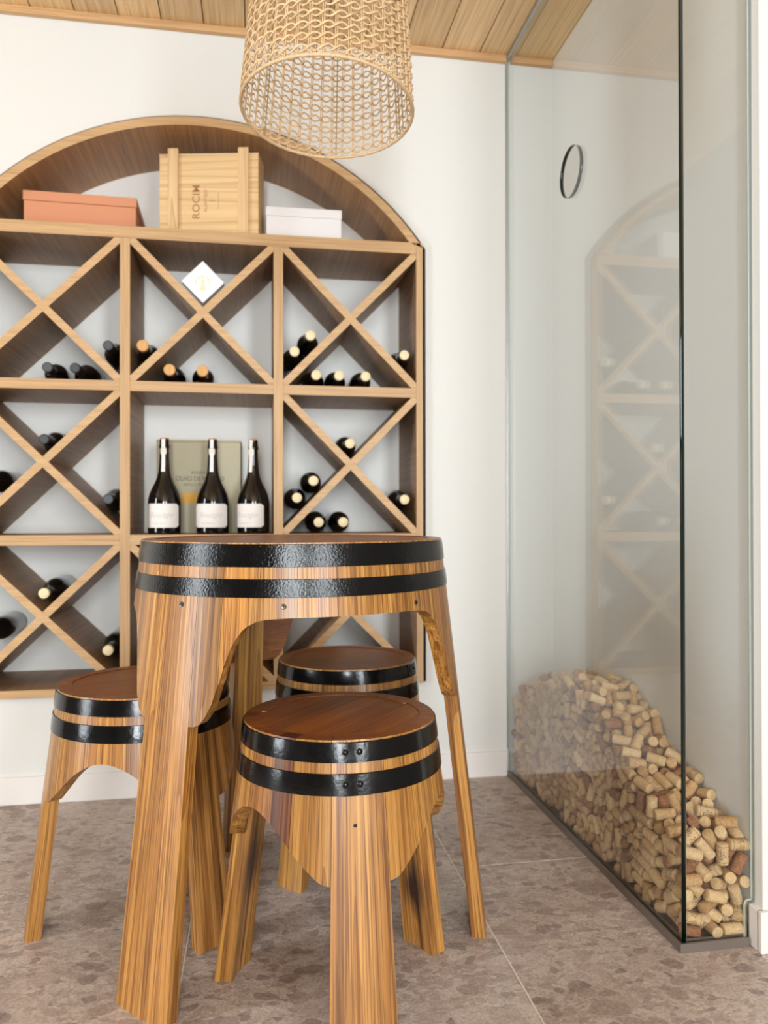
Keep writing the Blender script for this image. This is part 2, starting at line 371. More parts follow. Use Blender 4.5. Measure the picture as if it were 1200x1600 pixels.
# ceiling with boards
ce = box('ceiling', (-2.75, -5.3, ZC+.012), (3.3, .3, ZC+.09), M_gap, kind='structure')
x = -.0198-.1275*21
while x < 2.3:
    xa, xb = x+.0016, x+.1275-.0016
    y1 = WY if xa < RX else -1.064
    if xa < RX < xb: xb = RX
    v = random.uniform(.86, 1.1)
    o = box('ceiling_board', (xa, -5.2, ZC-.005), (xb, y1, ZC+.0119), M_ceil, ce, bev=.0015); o.color = (v, v*random.uniform(.97, 1.0), v*random.uniform(.93, 1.0), 1)
    x += .1275
box('trim_1', (-2.65, WY-.02, 2.378), (GX-.004, WY, ZC-.005), M_trimw, kind='structure', bev=.002)
box('trim_2', (GX+.014, WY-.02, 2.378), (RX, WY, ZC-.005), M_trimw, kind='structure', bev=.002)

# ------------------------------------------------------------------ glass partition
gp = empty('glass_partition', (GX, GY, 0), 'tall clear glass partition boxing in the heap of corks, round finger hole in its side', 'partition')
def lc(p): return (p[0]-GX, p[1]-GY, p[2])
hc = (-.503, 1.786); hr = (.066, .066)
L = WY-GY
hl = [(hc[0]-GY+hr[0]*math.cos(2*PI*i/40), hc[1]+hr[1]*math.sin(2*PI*i/40)) for i in range(40)]
Myz = Matrix(((0, 0, 1, 0), (1, 0, 0, 0), (0, 1, 0, 0), (0, 0, 0, 1)))        # local x,y,z -> z,x,y : plate in Y-Z
curve_plate('side_pane', [[(0, .004), (L-.001, .004), (L-.001, ZC-.008), (0, ZC-.008)], hl], .010, Matrix.Translation((.005, 0, 0)) @ Myz, M_glass, gp, M_edge)
pane = bpy.data.objects['side_pane']; pane.data.materials.append(M_edgep)
for p in pane.data.polygons:
    if p.material_index == 1 and (p.center.y > L-.01 or p.center.z > ZC-.02 or p.center.z < .01): p.material_index = 2
fx0, fx1 = .0105, RX-GX-.003
curve_plate('front_pane', [[(fx0, .004), (fx1-.016, .004), (fx1-.016, .078), (fx1-.012, .086), (fx1, .088), (fx1, ZC-.008), (fx0, ZC-.008)]], .010, Matrix.Translation((0, .005, 0)) @ Mxz, M_glass, gp, M_edgep)
bm = bmesh.new(); bx(bm, (-.005, -.005, .0002), (-.0006, L-.014, .018)); bx(bm, (.0106, .0106, .0002), (.014, L-.014, .018)); bx(bm, (-.0006, .0, .0002), (.0106, L-.014, .0035))
obj('floor_channel', bm, M_bronze, gp)
bm = bmesh.new(); bx(bm, (-.0006, -.005, .0002), (fx1-.014, -.0006, .018)); bx(bm, (.014, .0106, .0002), (fx1-.014, .014, .018)); bx(bm, (.0106, -.0006, .0002), (fx1-.014, .0106, .0035))
obj('floor_channel', bm, M_bronze, gp)
box('ceiling_channel', (-.006, -.006, ZC-.022), (-.0006, L-.022, ZC-.0055), M_alu, gp)
box('wall_channel', (-.004, L-.006, .09), (-.0006, L-.001, 2.376), M_alu, gp)

# ------------------------------------------------------------------ wine rack
rk = empty('wine_rack', (0, 0, Z3-.012), 'arched oak wine rack set into the white wall, crossed diagonal compartments', 'wine rack')
zo = Z3-.012
def rbox(name, lo, hi, mat): return box(name, (lo[0], lo[1], lo[2]-zo), (hi[0], hi[1], hi[2]-zo), mat, rk, bev=.0008)
def two_mat(o, front):
    """room-facing faces carry the lighter veneer; the panel colour has interior shade painted in"""
    me = o.data; me.materials.append(front)
    for p in me.polygons:
        if p.normal.y < -.7: p.material_index = 1
    return o
def rprism(name, poly, y0, y1, mat, front):
    bm = bmesh.new(); prism(bm, [(px, pz-zo) for px, pz in poly], y0, y1); return two_mat(obj(name, bm, mat, rk), front)
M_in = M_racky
box('back_panel', (XO0, DEP, 0), (XO1, DEP+.008, Z0-zo), M_back, rk)
ap = arch_pts(AO-.004)
bm = bmesh.new(); prism(bm, [(px, pz-zo) for px, pz in [(XO1, Z0)] + ap + [(XO0, Z0)]], DEP, DEP+.008); obj('arch_back_panel', bm, M_back, rk)
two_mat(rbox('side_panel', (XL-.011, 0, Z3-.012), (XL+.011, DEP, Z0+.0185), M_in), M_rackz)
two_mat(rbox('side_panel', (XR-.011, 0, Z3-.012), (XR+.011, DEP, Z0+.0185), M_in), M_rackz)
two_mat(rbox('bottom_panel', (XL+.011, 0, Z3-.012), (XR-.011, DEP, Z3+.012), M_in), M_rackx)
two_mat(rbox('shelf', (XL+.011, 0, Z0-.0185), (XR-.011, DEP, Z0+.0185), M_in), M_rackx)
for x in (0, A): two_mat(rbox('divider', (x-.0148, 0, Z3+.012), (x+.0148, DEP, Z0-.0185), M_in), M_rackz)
cols = [(XL+.011, -.0148), (.0148, A-.0148), (A+.0148, XR-.011)]
rows = [(Z1+.0155, Z0-.0185), (Z2+.0155, Z1-.0155), (Z3+.012, Z2-.0155)]
for (xa, xb) in cols:
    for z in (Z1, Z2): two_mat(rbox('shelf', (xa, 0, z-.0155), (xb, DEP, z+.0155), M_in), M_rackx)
M_diag = [M_rackx, M_rackz]
def diag(xa, za, xb, zb, t0=0, t1=1):
    dx, dz = xb-xa, zb-za; ln = math.hypot(dx, dz); nx, nz = -dz/ln*.0115, dx/ln*.0115
    # board ends mitred into the corner of its cell
    p, q = (xa+dx*t0, za+dz*t0), (xa+dx*t1, za+dz*t1)
    def lineclip(s, pt, end):
        a = (pt[0]+s*nx, pt[1]+s*nz)
        return a
    e = .0115
    ux, uz = dx/ln, dz/ln
    k0 = e if t0 == 0 else 0; k1 = e if t1 == 1 else 0
    pa = (p[0]+ux*k0, p[1]+uz*k0); qa = (q[0]-ux*k1, q[1]-uz*k1)
    poly = [(pa[0]+nx, pa[1]+nz), (qa[0]+nx, qa[1]+nz)]
    if t1 == 1: poly.append((q[0]-ux*.0006, q[1]-uz*.0006))
    poly += [(qa[0]-nx, qa[1]-nz), (pa[0]-nx, pa[1]-nz)]
    if t0 == 0: poly.append((p[0]+ux*.0006, p[1]+uz*.0006))
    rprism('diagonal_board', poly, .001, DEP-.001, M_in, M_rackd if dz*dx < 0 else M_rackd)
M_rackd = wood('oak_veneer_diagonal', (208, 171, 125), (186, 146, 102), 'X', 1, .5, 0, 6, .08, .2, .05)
for ci, (xa, xb) in enumerate(cols):
    for ri, (za, zb_) in enumerate(rows):
        if ci == 1 and ri == 1: continue
        diag(xa, zb_, xb, za)
        ln = math.hypot(xb-xa, zb_-za); g = .0118/ln
        diag(xa, za, xb, zb_, 0, .5-g); diag(xa, za, xb, zb_, .5+g, 1)
# arch hood
po, pi_ = arch_pts(AO, 48), arch_pts(AI, 48)
dx = XO1-AC[0]
def cut(ro, xlim, zmin, n=48):
    a0 = math.asin((zmin-AC[1])/ro); return [(AC[0]+ro*math.cos(a0+(PI-2*a0)*i/n), AC[1]+ro*math.sin(a0+(PI-2*a0)*i/n)) for i in range(n+1)]
oo = arch_pts(AO); ii = cut(AI, 0, Z0+.0187, 40)
bm = bmesh.new()
def ring(y): return [bm.verts.new((p[0], y, p[1]-zo)) for p in oo], [bm.verts.new((p[0], y, p[1]-zo)) for p in ii]
# both runs share the same count, so they can be bridged point by point
of, if_ = ring(0.0); ob, ib = ring(DEP)
for i in range(len(oo)-1):
    f = bm.faces.new((of[i], of[i+1], if_[i+1], if_[i])); f.material_index = 1
    bm.faces.new((ob[i], ib[i], ib[i+1], ob[i+1])); bm.faces.new((of[i], ob[i], ob[i+1], of[i+1])); bm.faces.new((if_[i], if_[i+1], ib[i+1], ib[i]))
bm.faces.new((of[0], if_[0], ib[0], ob[0])); bm.faces.new((of[-1], ob[-1], ib[-1], if_[-1]))
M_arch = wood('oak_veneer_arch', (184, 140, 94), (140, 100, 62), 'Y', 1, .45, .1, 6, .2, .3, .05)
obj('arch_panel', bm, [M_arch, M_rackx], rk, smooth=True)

# ------------------------------------------------------------------ wine bottles
def lying(x, z, r, kind, label, cell, lean=0.0, tip=.012, roll=0):
    """bottle on its side, neck to the room; r is the body radius"""
    t = empty('wine_bottle', (x, tip, z), label, 'bottle', None, rot=(0, 0, lean))
    My = Matrix.Rotation(R(-90), 4, 'X')                       # local z -> +y (into the rack)
    bm = bmesh.new()
    prof = [(.0135, .006), (.0135, .07), (.0150, .082), (.022, .098), (r-.006, .116), (r-.0015, .128), (r, .14), (r, .284), (r-.004, .29), (.0, .286)]
    lathe(bm, prof[:-1], 24, My); obj('glass_body', bm, M_glassb, t, True)
    bm = bmesh.new()
    if kind == 'cream':
        lathe(bm, [(.012, -.001), (.0156, .001), (.0156, .016)], 20, My); obj('capsule', bm, M_cream, t, True, label='cream capsule end')
        bm = bmesh.new(); lathe(bm, [(.0152, .0162), (.0148, .06)], 20, My); obj('capsule_sleeve', bm, M_foil, t, True)
    elif kind == 'black':
        lathe(bm, [(.0148, .0005), (.0156, .002), (.0158, .012), (.0146, .02), (.0148, .066)], 20, My); obj('capsule', bm, M_foil, t, True)
        bm = bmesh.new(); lathe(bm, [(.0118, -.0005), (.0118, .0007)], 20, My); obj('capsule_top', bm, M_foilg, t, True)
    else:
        lathe(bm, [(.0165, -.016), (.0178, -.014), (.0178, .004), (.0165, .006)], 20, My); obj('wooden_stopper', bm, M_stop, t, True, label='tan wooden stopper')
        bm = bmesh.new(); lathe(bm, [(.0148, .0065), (.0148, .05)], 20, My); obj('capsule_sleeve', bm, M_foil, t, True)
    if roll:
        bm = bmesh.new(); n = 14; a0, a1 = R(roll-75), R(roll+75)
        for q in range(2):
            pass
        vs = [[bm.verts.new((math.cos(a0+(a1-a0)*i/n)*(r+.0006), yy, math.sin(a0+(a1-a0)*i/n)*(r+.0006))) for i in range(n+1)] for yy in (.155, .245)]
        for i in range(n): bm.faces.new((vs[0][i], vs[0][i+1], vs[1][i+1], vs[1][i]))
        obj('label', bm, M_labelg, t, True)
    return t
rb = .036
s1 = Z1+.0163+rb; s2 = Z2+.0163+rb; s3 = Z3+.0128+rb
lying(-.2273, s1, rb, 'black', 'black-capped bottle lying on the upper left shelf floor, left of the two', 'a', R(3))
lying(-.1479, s1, rb, 'black', 'black-capped bottle lying on the upper left shelf floor, right of the two', 'a', R(-2))
lying(-.0518, s1+.072, rb, 'black', 'black-capped bottle wedged beside the left upright in the upper left cell', 'a')
lying(.0525, s1+.072, rb, 'stop', 'tan-stoppered bottle against the left upright of the cell holding the white box', 'b')
lying(.1323, s1, rb, 'stop', 'tan-stoppered bottle below the white diamond box, left one of the two', 'b')
lying(.2314, s1, rb, 'stop', 'tan-stoppered bottle below the white diamond box, right one of the two', 'b', R(3))
lying(.5170, s1+.073, rb, 'cream', 'cream-capped bottle at the foot of the pair leaning in the upper right cell', 'c')
lying(.5680, s1+.126, rb, 'cream', 'cream-capped bottle on top of the pair leaning in the upper right cell', 'c')
lying(.5862, s1, rb, 'cream', 'cream-capped bottle on the upper right shelf floor, leftmost of three in a row', 'd')
lying(.6600, s1, rb, 'cream', 'cream-capped bottle on the upper right shelf floor, middle of three in a row', 'd')
lying(.7461, s1, rb, 'cream', 'cream-capped bottle on the upper right shelf floor, rightmost of three', 'd')
lying(.8740, s1+.073, rb, 'cream', 'cream-capped bottle wedged by the right side panel in the upper right cell', 'd')
lying(-.2370, 1.0285+.0163+rb*1.4142+.003, rb, 'black', 'beige-labelled black-capped bottle cradled in the V of the middle left cell', 'e', 0, .012, 60)
lying(-.0518, s2+.073, rb, 'black', 'beige-labelled black-capped bottle wedged beside the left upright at mid height', 'e', 0, .012, 60)
lying(-.4000, s2+.1305, rb, 'black', 'black-capped bottle half out of frame at the left edge of the middle shelf row', 'e')
lying(.6945, 1.0285+.0163+rb*1.4142+.003, rb, 'cream', 'cream-capped bottle alone in the V of the middle right cell', 'f')
lying(.5770, s2+.1325, rb, 'cream', 'cream-capped bottle, upper of the pair leaning in the middle right cell', 'f')
lying(.5245, s2+.0780, rb, 'cream', 'cream-capped bottle, lower of the pair leaning in the middle right cell', 'f')
lying(.5935, s2, rb, 'cream', 'cream-capped bottle on the middle right shelf floor, left of the two', 'f')
lying(.6724, s2, rb, 'cream', 'cream-capped bottle on the middle right shelf floor, right of the two', 'f')
lying(.8740, s2+.073, rb, 'cream', 'cream-capped bottle wedged by the right side panel at mid height', 'f')
lying(-.2370, .5608+.0163+rb*1.4142+.004, rb, 'cream', 'cream-capped bottle cradled in the V of the lower left cell', 'g')
lying(-.0518, s3+.073, rb, 'cream', 'cream-capped bottle wedged beside the left upright in the lower left cell', 'g')
lying(-.4000, s3+.1305, rb, 'cream', 'bottle half out of frame at the left edge of the lowest shelf row', 'g')

SB = [('left', .1090, .0, 'left one of the three white-labelled bottles standing before the khaki box'),
      ('mid', .2586, .0, 'middle one of the three white-labelled bottles standing before the khaki box'),
      ('right', .3868, -22, 'right one of the three standing white-labelled bottles, its label turned to the left')]
for nm, x, turn, lb in SB:
    zt = Z2+.0155
    t = empty('sparkling_bottle', (x, .072, zt+.0002), lb, 'bottle', 'standing bottles in the open middle cell', rot=(0, 0, R(turn-8)))
    bm = bmesh.new()
    PB = [(.046, 0), (.0505, .003), (.0515, .012), (.0515, .098), (.0503, .108), (.046, .127), (.038, .146), (.0300, .161), (.0225, .180), (.0186, .197), (.0165, .22), (.0152, .245), (.0146, .262), (.0146, .270), (.0165, .272), (.0165, .281), (.0150, .283), (.0148, .298), (.013, .300)]
    lathe(bm, PB, 36); obj('glass_body', bm, M_glassb, t, True)
    bm = bmesh.new(); lathe(bm, [(.0142, .3002), (.0144, .3015), (.012, .3045), (.006, .3055)], 20); obj('cork_top', bm, M_orange, t, True, label='copper-coloured top')
    def rad(z):
        for (ra, za), (rb_, zb2) in zip(PB, PB[1:]):
            if za <= z <= zb2: return ra+(rb_-ra)*(z-za)/max(1e-6, zb2-za)
        return .013
    # label wrapped on the body with rounded corners
    bm = bmesh.new(); n, mrow = 24, 12; half = 1.22; z0_, z1_ = .0205, .0955; rc = .010
    g = []
    for j in range(mrow+1):
        zz = z0_+(z1_-z0_)*j/mrow; dz_ = min(zz-z0_, z1_-zz); ins = 0
        if dz_ < rc: ins = (rc-math.sqrt(max(0, rc*rc-(rc-dz_)**2)))/.0515
        hh = half-ins; g.append([bm.verts.new((.0519*math.sin(-hh+2*hh*i/n), -.0519*math.cos(-hh+2*hh*i/n), zz)) for i in range(n+1)])
    for j in range(mrow):
        for i in range(n): bm.faces.new((g[j][i], g[j][i+1], g[j+1][i+1], g[j+1][i]))
    obj('label', bm, M_label, t, True)
    # script name bent round the label
    def bent(name, body, size, zc, shear, mat, xs=1.0, space=1.0):
        o = text(name, body, size, Matrix.Identity(4), mat, t, shear, space, 'CENTER', xs)
        for v in o.data.vertices:
            a = v.co.x/.0523; v.co = Vector(((.0523+v.co.z)*math.sin(a), -(.0523+v.co.z)*math.cos(a), zc+v.co.y))
        return o
    bent('label_script', 'Bouzgo', .024, .060, .45, M_ink, 1.05, 1.05)
    bm = bmesh.new(); n = 10
    vs = [[bm.verts.new((.0522*math.sin(-.5+.8*i/n), -.0522*math.cos(-.5+.8*i/n), zz)) for i in range(n+1)] for zz in (.0325, .0345)]
    for i in range(n): bm.faces.new((vs[0][i], vs[0][i+1], vs[1][i+1], vs[1][i]))
    obj('label_rule', bm, M_ink, t)
    # white seal strip over the neck
    bm = bmesh.new(); zs = [.197+.0052*i for i in range(21)]; prev = None
    for zz in zs:
        wd = .0058 + (.0045*max(0, 1-((zz-.262)/.012)**2)**.5 if abs(zz-.262) < .012 else 0)
        rr = max(rad(zz), .0152 if zz > .268 else 0)+.0006
        row = [bm.verts.new((rr*math.sin(-wd/rr+2*wd/rr*i/6), -rr*math.cos(-wd/rr+2*wd/rr*i/6), zz)) for i in range(7)]
        if prev:
            for i in range(6): bm.faces.new((prev[i], prev[i+1], row[i+1], row[i]))
        prev = row
    obj('neck_strip', bm, M_label, t, True)
    bm = bmesh.new(); bmesh.ops.create_circle(bm, cap_ends=True, radius=.0058, segments=16, matrix=frameM((0, -.0173, .262), (1, 0, 0), (0, 0, 1))); obj('neck_seal', bm, M_seal, t)

# ------------------------------------------------------------------ boxes in the rack
zt = Z2+.0158
kb = empty('wine_carton', (.209, .165, zt), 'khaki gift box with dark print and an ochre stripe behind the standing bottles', 'box', rot=(0, 0, R(-1)))
bm = bmesh.new(); bx(bm, (-.136, 0, 0), (.136, .11, .302), .0015); o = obj('carton_body', bm, M_khaki, kb)
bm = bmesh.new(); bx(bm, (-.1363, -.0004, .3024), (.1363, .1104, .309), .0012); obj('carton_lid', bm, M_khaki, kb)
bm = bmesh.new(); bx(bm, (.1361, .0005, .001), (.1367, .1095, .300)); obj('carton_side', bm, M_khakis, kb, label='carton side with its shade painted in')
TF = lambda x, z, y=-.0004: frameM((x, y, z), (1, 0, 0), (0, 0, 1))
text('print_line', 'RESERVA', .013, TF(.004, .200), M_inkd, kb, 0, 1.15)
text('print_line', 'OLHO DE MOCHO', .0215, TF(.004, .180), M_inkd, kb, 0, 1.0, 'CENTER', .86)
text('print_line', 'SINGLE VINEYARD', .012, TF(.004, .160), M_inkd, kb, 0, 1.1)
bm = bmesh.new(); bx(bm, (-.054, -.0006, .099), (.060, .0002, .133)); obj('ochre_stripe', bm, M_yellow, kb)
zt = Z0+.0187
tb = empty('gift_box', (-.139, .05, zt), 'flat terracotta box lying on the rack top at the left', 'box', rot=(0, 0, R(1.5)))
box('box_body', (-.166, 0.003, 0), (.163, .24, .079), M_terra, tb, bev=.0015)
box('box_lid', (-.1685, 0, .0795), (.1655, .2425, .109), M_terra, tb, bev=.0015)
cr = empty('wine_crate', (.2475, .062, zt), 'pale pine wine crate with two upright battens standing on the rack top', 'crate', rot=(0, 0, R(-11)))
ch = .270
box('front_board', (-.159, 0, 0), (.159, .010, ch-.006), M_crate, cr, bev=.001)
for s in (-1, 1): box('end_board', (s*.159 - (.012 if s > 0 else 0), .0105, 0), (s*.159 + (0 if s > 0 else .012), .098, ch-.006), M_cratez, cr, bev=.001)
box('back_board', (-.1465, .088, 0), (.1465, .098, ch-.006), M_crate, cr, bev=.001)
box('bottom_board', (-.1465, .0105, 0), (.1465, .0875, .008), M_crate, cr)
box('lid_board', (-.160, 0, ch-.0055), (.160, .099, ch), M_crate, cr, bev=.001)
for bxx in (-.113, .112): box('batten', (bxx-.0165, -.010, 0), (bxx+.0165, -.0003, ch+.014), M_cratez, cr, bev=.0012)
MR = lambda x, z, y=-.0004: frameM((x, y, z), (0, 0, 1), (-1, 0, 0))
text('brand_print', 'ROCIM', .034, MR(-.040, .115), M_burn, cr, 0, 1.05, bold=.0004)
text('brand_print', 'ALENTEJO', .0145, MR(-.010, .118), M_burn, cr, 0, 1.1)
bm = bmesh.new(); bx(bm, (.0, -.0004, .117), (.020, .0, .119)); bx(bm, (.030, -.0004, .09), (.031, 0, .145)); obj('brand_mark', bm, M_burn, cr)
wb = empty('white_box', (.5425, .035, zt), 'plain white box lying on the rack top beside the pine crate', 'box', rot=(0, 0, R(-1)))
box('box_body', (-.114, .002, 0), (.127, .13, .074), M_white, wb, bev=.0012)
box('box_lid', (-.1155, 0, .0743), (.1285, .132, .103), M_white, wb, bev=.0012)
cb = empty('small_box', (.2322, .02, 1.595+.001), 'small square white box tilted on its corner in the cross, gold emblem', 'box')
Mc = Matrix.Rotation(R(45), 4, 'Y')
box('box_body', (-.046, 0, -.046), (.046, .02, .046), M_white, cb, bev=.0012, M=Mc)
box('box_lid', (-.0465, -.012, -.0465), (.0465, -.0004, .0465), M_white, cb, bev=.0012, M=Mc)
bm = bmesh.new()
for a0, a1 in ((20, 62), (72, 108), (118, 150), (158, 188), (-8, 12)):
    q = []
    for i in range(7):
        a = R(a0+(a1-a0)*i/6); q.append([bm.verts.new((rr*math.cos(a), -.0125, rr*math.sin(a)-.004)) for rr in (.019, .0235)])
    for i in range(6): bm.faces.new((q[i][0], q[i+1][0], q[i+1][1], q[i][1]))
pts = [(0, .010), (.005, .005), (.004, -.004), (.009, -.024), (0, -.030), (-.009, -.024), (-.004, -.004), (-.005, .005)]
bm.faces.new([bm.verts.new((px, -.0125, pz)) for px, pz in pts])
obj('gold_emblem', bm, M_goldp, cb, label='gold emblem')

# ------------------------------------------------------------------ barrel furniture
def interp(p, x):
    if x <= p[0][0]: return p[0][1]
    for (xa, ya), (xb, yb) in zip(p, p[1:]):
        if x <= xb:
            t = (x-xa)/(xb-xa); return ya+(yb-ya)*t
    return p[-1][1]
def barrel(name, loc, H, rt_, rf, legs, prof, hoops, seams, nst, th, lth, label, cat, group, head_ang, hoopm, rim, lap=None, screws=(), tint=None, legmat=None, boards=5):
    t = empty(name, (loc[0], loc[1], 0), label, cat, group)
    rad = lambda z: rt_+(rf-rt_)*(1-z/H)
    legs = sorted(legs); n = len(legs)
    def dleg(a): return min(abs((a-l[0]+180) % 360-180) for l in legs)
    def shell(nm, a0, a1, zl, zh, thick, mat, cols_, rows_, col):
        gap = .00035
        bm = bmesh.new(); G = []; lay = bm.verts.layers.float_vector.new('grain')
        for i in range(cols_+1):
            a = a0+(a1-a0)*i/cols_; zlo = zl(a); colv = []
            for j in range(rows_+1):
                z = zlo+(zh-zlo)*j/rows_; ro = rad(z); ri = ro-thick
                da = math.degrees(gap/ro)*(1 if i == 0 else -1 if i == cols_ else 0)
                aa = R(a+da); colv.append((bm.verts.new((ro*math.cos(aa), ro*math.sin(aa), z)), bm.verts.new((ri*math.cos(aa), ri*math.sin(aa), z))))
            for pr in colv:
                for d_, v_ in enumerate(pr): v_[lay] = (R(a)*rad(H*.5), .02*d_, v_.co.z)
            G.append(colv)
        for i in range(cols_):
            for j in range(rows_):
                a_, b_, c_, d_ = G[i][j], G[i+1][j], G[i+1][j+1], G[i][j+1]
                bm.faces.new((a_[0], b_[0], c_[0], d_[0])); bm.faces.new((d_[1], c_[1], b_[1], a_[1]))
            for j in (0, rows_):
                a_, b_ = G[i][j], G[i+1][j]; bm.faces.new((a_[0], a_[1], b_[1], b_[0]))
        for i in (0, cols_):
            for j in range(rows_):
                a_, b_ = G[i][j], G[i][j+1]; bm.faces.new((a_[0], b_[0], b_[1], a_[1]))
        o = obj(nm, bm, [mat, M_head], t, True); o.color = col
        for p in o.data.polygons:
            if p.normal.z > .9 or ((nm == 'stave' or p.center.z > H-.09) and p.normal.x*p.center.x+p.normal.y*p.center.y < -.6*math.hypot(p.center.x, p.center.y)): p.material_index = 1
        return o
    def rc(lo=.74, hi=1.08):
        v = random.uniform(lo, hi); return (v, v*random.uniform(.95, 1.0), v*random.uniform(.88, 1.0), 1)
    for i, lg in enumerate(legs):
        az, hw = lg
        shell('leg', az-hw, az+hw, lambda a: 0.0, H, lth, (legmat or {}).get(az, M_oak), 5, 8, rc(.95, 1.06))
        nxt = legs[(i+1) % n]; a0 = az+hw; a1 = nxt[0]-nxt[1]+(360 if i == n-1 else 0)
        cuts = (seams or {}).get(az)
        if not cuts:
            cuts = []; k = nst
            ws = [random.uniform(.75, 1.25) for _ in range(k)]; s = sum(ws); acc = 0
            for q in ws[:-1]: acc += q/s*(a1-a0); cuts.append(a0+acc)
        es = [a0] + list(cuts) + [a1]
        for e0, e1 in zip(es, es[1:]):
            tc_ = (tint or {}).get(round(e0)) or rc()
            shell('stave', e0, e1, lambda a: interp(prof, dleg(a)), H, th, M_oak, max(5, int((e1-e0)/2.2)), 5, tc_)
    # head boards, set a hair below the stave ends
    rh = rt_-rim; hb = H-.0016; wdt = 2*rh/boards
    for b in range(boards):
        y0_, y1_ = -rh+b*wdt+.0003, -rh+(b+1)*wdt-.0003
        y0_ = max(y0_, -rh+.0015); y1_ = min(y1_, rh-.0015)
        ys = [y0_+(y1_-y0_)*k/8 for k in range(9)]
        xs = [math.sqrt(max(1e-8, rh*rh-y*y)) for y in ys]
        poly = [(x_, y) for x_, y in zip(xs, ys)] + [(-x_, y) for x_, y in zip(xs[::-1], ys[::-1])]
        bm = bmesh.new(); top = [bm.verts.new((x_, y, hb)) for x_, y in poly]; bot = [bm.verts.new((x_, y, hb-.018)) for x_, y in poly]; m_ = len(poly)
        bm.faces.new(top); bm.faces.new(bot[::-1])
        for k in range(m_): bm.faces.new((top[k], bot[k], bot[(k+1) % m_], top[(k+1) % m_]))
        o = obj('head_board', bm, M_head, t); o.rotation_euler.z = R(head_ang); o.color = rc(.85, 1.1)
    # hoops with a riveted lap
    for (zb_, zt_) in hoops:
        bm = bmesh.new(); N = 120; ring_ = []
        tk = .0022
        for i in range(N):
            a = 2*PI*i/N
            ring_.append([bm.verts.new((r_*math.cos(a), r_*math.sin(a), z)) for r_, z in ((rad(zb_)+.0004, zb_), (rad(zb_)+tk, zb_+.0006), (rad((zb_+zt_)/2)+tk+.0004, (zb_+zt_)/2), (rad(zt_)+tk, zt_-.0006), (rad(zt_)+.0004, zt_))])
        for i in range(N):
            p, q = ring_[i], ring_[(i+1) % N]
            for j in range(5): bm.faces.new((p[j], q[j], q[(j+1) % 5], p[(j+1) % 5]))
        h = obj('hoop', bm, hoopm, t, True)
        if lap is not None:
            bm = bmesh.new(); g = []
            for i in range(9):
                a = R(lap-10+i*2.0); g.append([bm.verts.new((r_*math.cos(a), r_*math.sin(a), z)) for r_, z in ((rad(zb_)+tk+.0001, zb_+.0002), (rad(zb_)+2*tk-.0004, zb_+.0008), (rad(zt_)+2*tk-.0004, zt_-.0008), (rad(zt_)+tk+.0001, zt_-.0002))])
            for p, q in zip(g, g[1:]):
                for j in range(4): bm.faces.new((p[j], q[j], q[(j+1) % 4], p[(j+1) % 4]))
            bm.faces.new(g[0]); bm.faces.new(g[-1][::-1])
            obj('hoop_lap', bm, hoopm, h, True)
            for da in (-6.5, 1.0):
                a = R(lap+da); zc = (zb_+zt_)/2+.001; rr = rad(zc)+2*tk-.0006
                Mr = frameM((rr*math.cos(a), rr*math.sin(a), zc), (-math.sin(a), math.cos(a), 0), (0, 0, 1))
                bm = bmesh.new(); lathe(bm, [(.0055, 0), (.0048, .0012), (.003, .0024), (.0008, .003)], 12, Mr); obj('rivet', bm, hoopm, h, True)
    for (az, z, hole_) in screws:
        a = R(az); rr = rad(z)
        Mr = frameM((rr*math.cos(a), rr*math.sin(a), z), (-math.sin(a), math.cos(a), 0), (0, 0, 1))
        bm = bmesh.new()
        if hole_: lathe(bm, [(.0032, -.002), (.0032, .0003)], 12, Mr); obj('nail', bm, M_black, t)
        else:
            lathe(bm, [(.0052, -.001), (.0052, .0006), (.004, .0012), (.003, .0008)], 14, Mr); s_ = obj('screw', bm, M_screw, t, True)
            bm = bmesh.new(); bx(bm, (-.0026, -.0007, .0009), (.0026, .0007, .0014)); bx(bm, (-.0007, -.0026, .0009), (.0007, .0026, .0014)); bm.transform(Mr); obj('screw_slot', bm, M_black, s_)
    return t
TP = [(0, .495), (8, .495), (11.5, .496), (13.5, .502), (15.5, .52), (17, .54), (18.6, .572), (20, .602), (22, .635), (25, .663), (28, .677), (31.5, .683), (39, .686), (60, .687)]
barrel('barrel_table', (.477, -.772), .817, .316, .410, [(226, 9.5), (346, 8.5), (108, 6.6)], TP,
       [(.774, .8145), (.721, .7535)], {226: [244.5, 253, 268, 280.5, 296, 311, 322]}, 7, .026, .028,
       'barrel-top table of honey oak with black hoops and three splayed plank legs', 'table', None, 20, M_hoopt, .026, None,
       [(229.2, .705, 0), (263.8, .706, 0), (311, .700, 0)], boards=7)
SP = [(0, .283), (13.9, .283), (17, .2845), (19.5, .288), (23, .298), (26, .307), (30, .319), (34, .332), (38, .345), (42, .356), (46, .365), (50, .372), (55, .378), (60, .380)]
SG = 'barrel stools around the table'
barrel('barrel_stool', (.545, -1.047), .504, .172, .237, [(273.4, 13.8), (33.3, 10.8), (153.4, 10.8)], SP,
       [(.469, .501), (.4185, .4525)], {153.4: [180, 196, 212, 227.5, 239]}, 5, .026, .034,
       'barrel stool nearest the camera, front leg cropped by the frame, dark stave at its left', 'stool', SG, 52, M_hoops, .021, 273,
       [(271.2, .373, 1)], tint={228: (.30, .18, .16, 1), 212: (.78, .66, .58, 1)}, legmat={33.3: M_oakr, 153.4: M_oakl}, boards=5)
barrel('barrel_stool', (.152, -.69), .504, .177, .240, [(194, 10.6), (314, 10.6), (74, 10.6)], SP,
       [(.469, .501), (.4185, .4525)], None, 5, .026, .030,
       'barrel stool at the left, half hidden behind the front leg of the table', 'stool', SG, 25, M_hoops, .021, 290, boards=5)
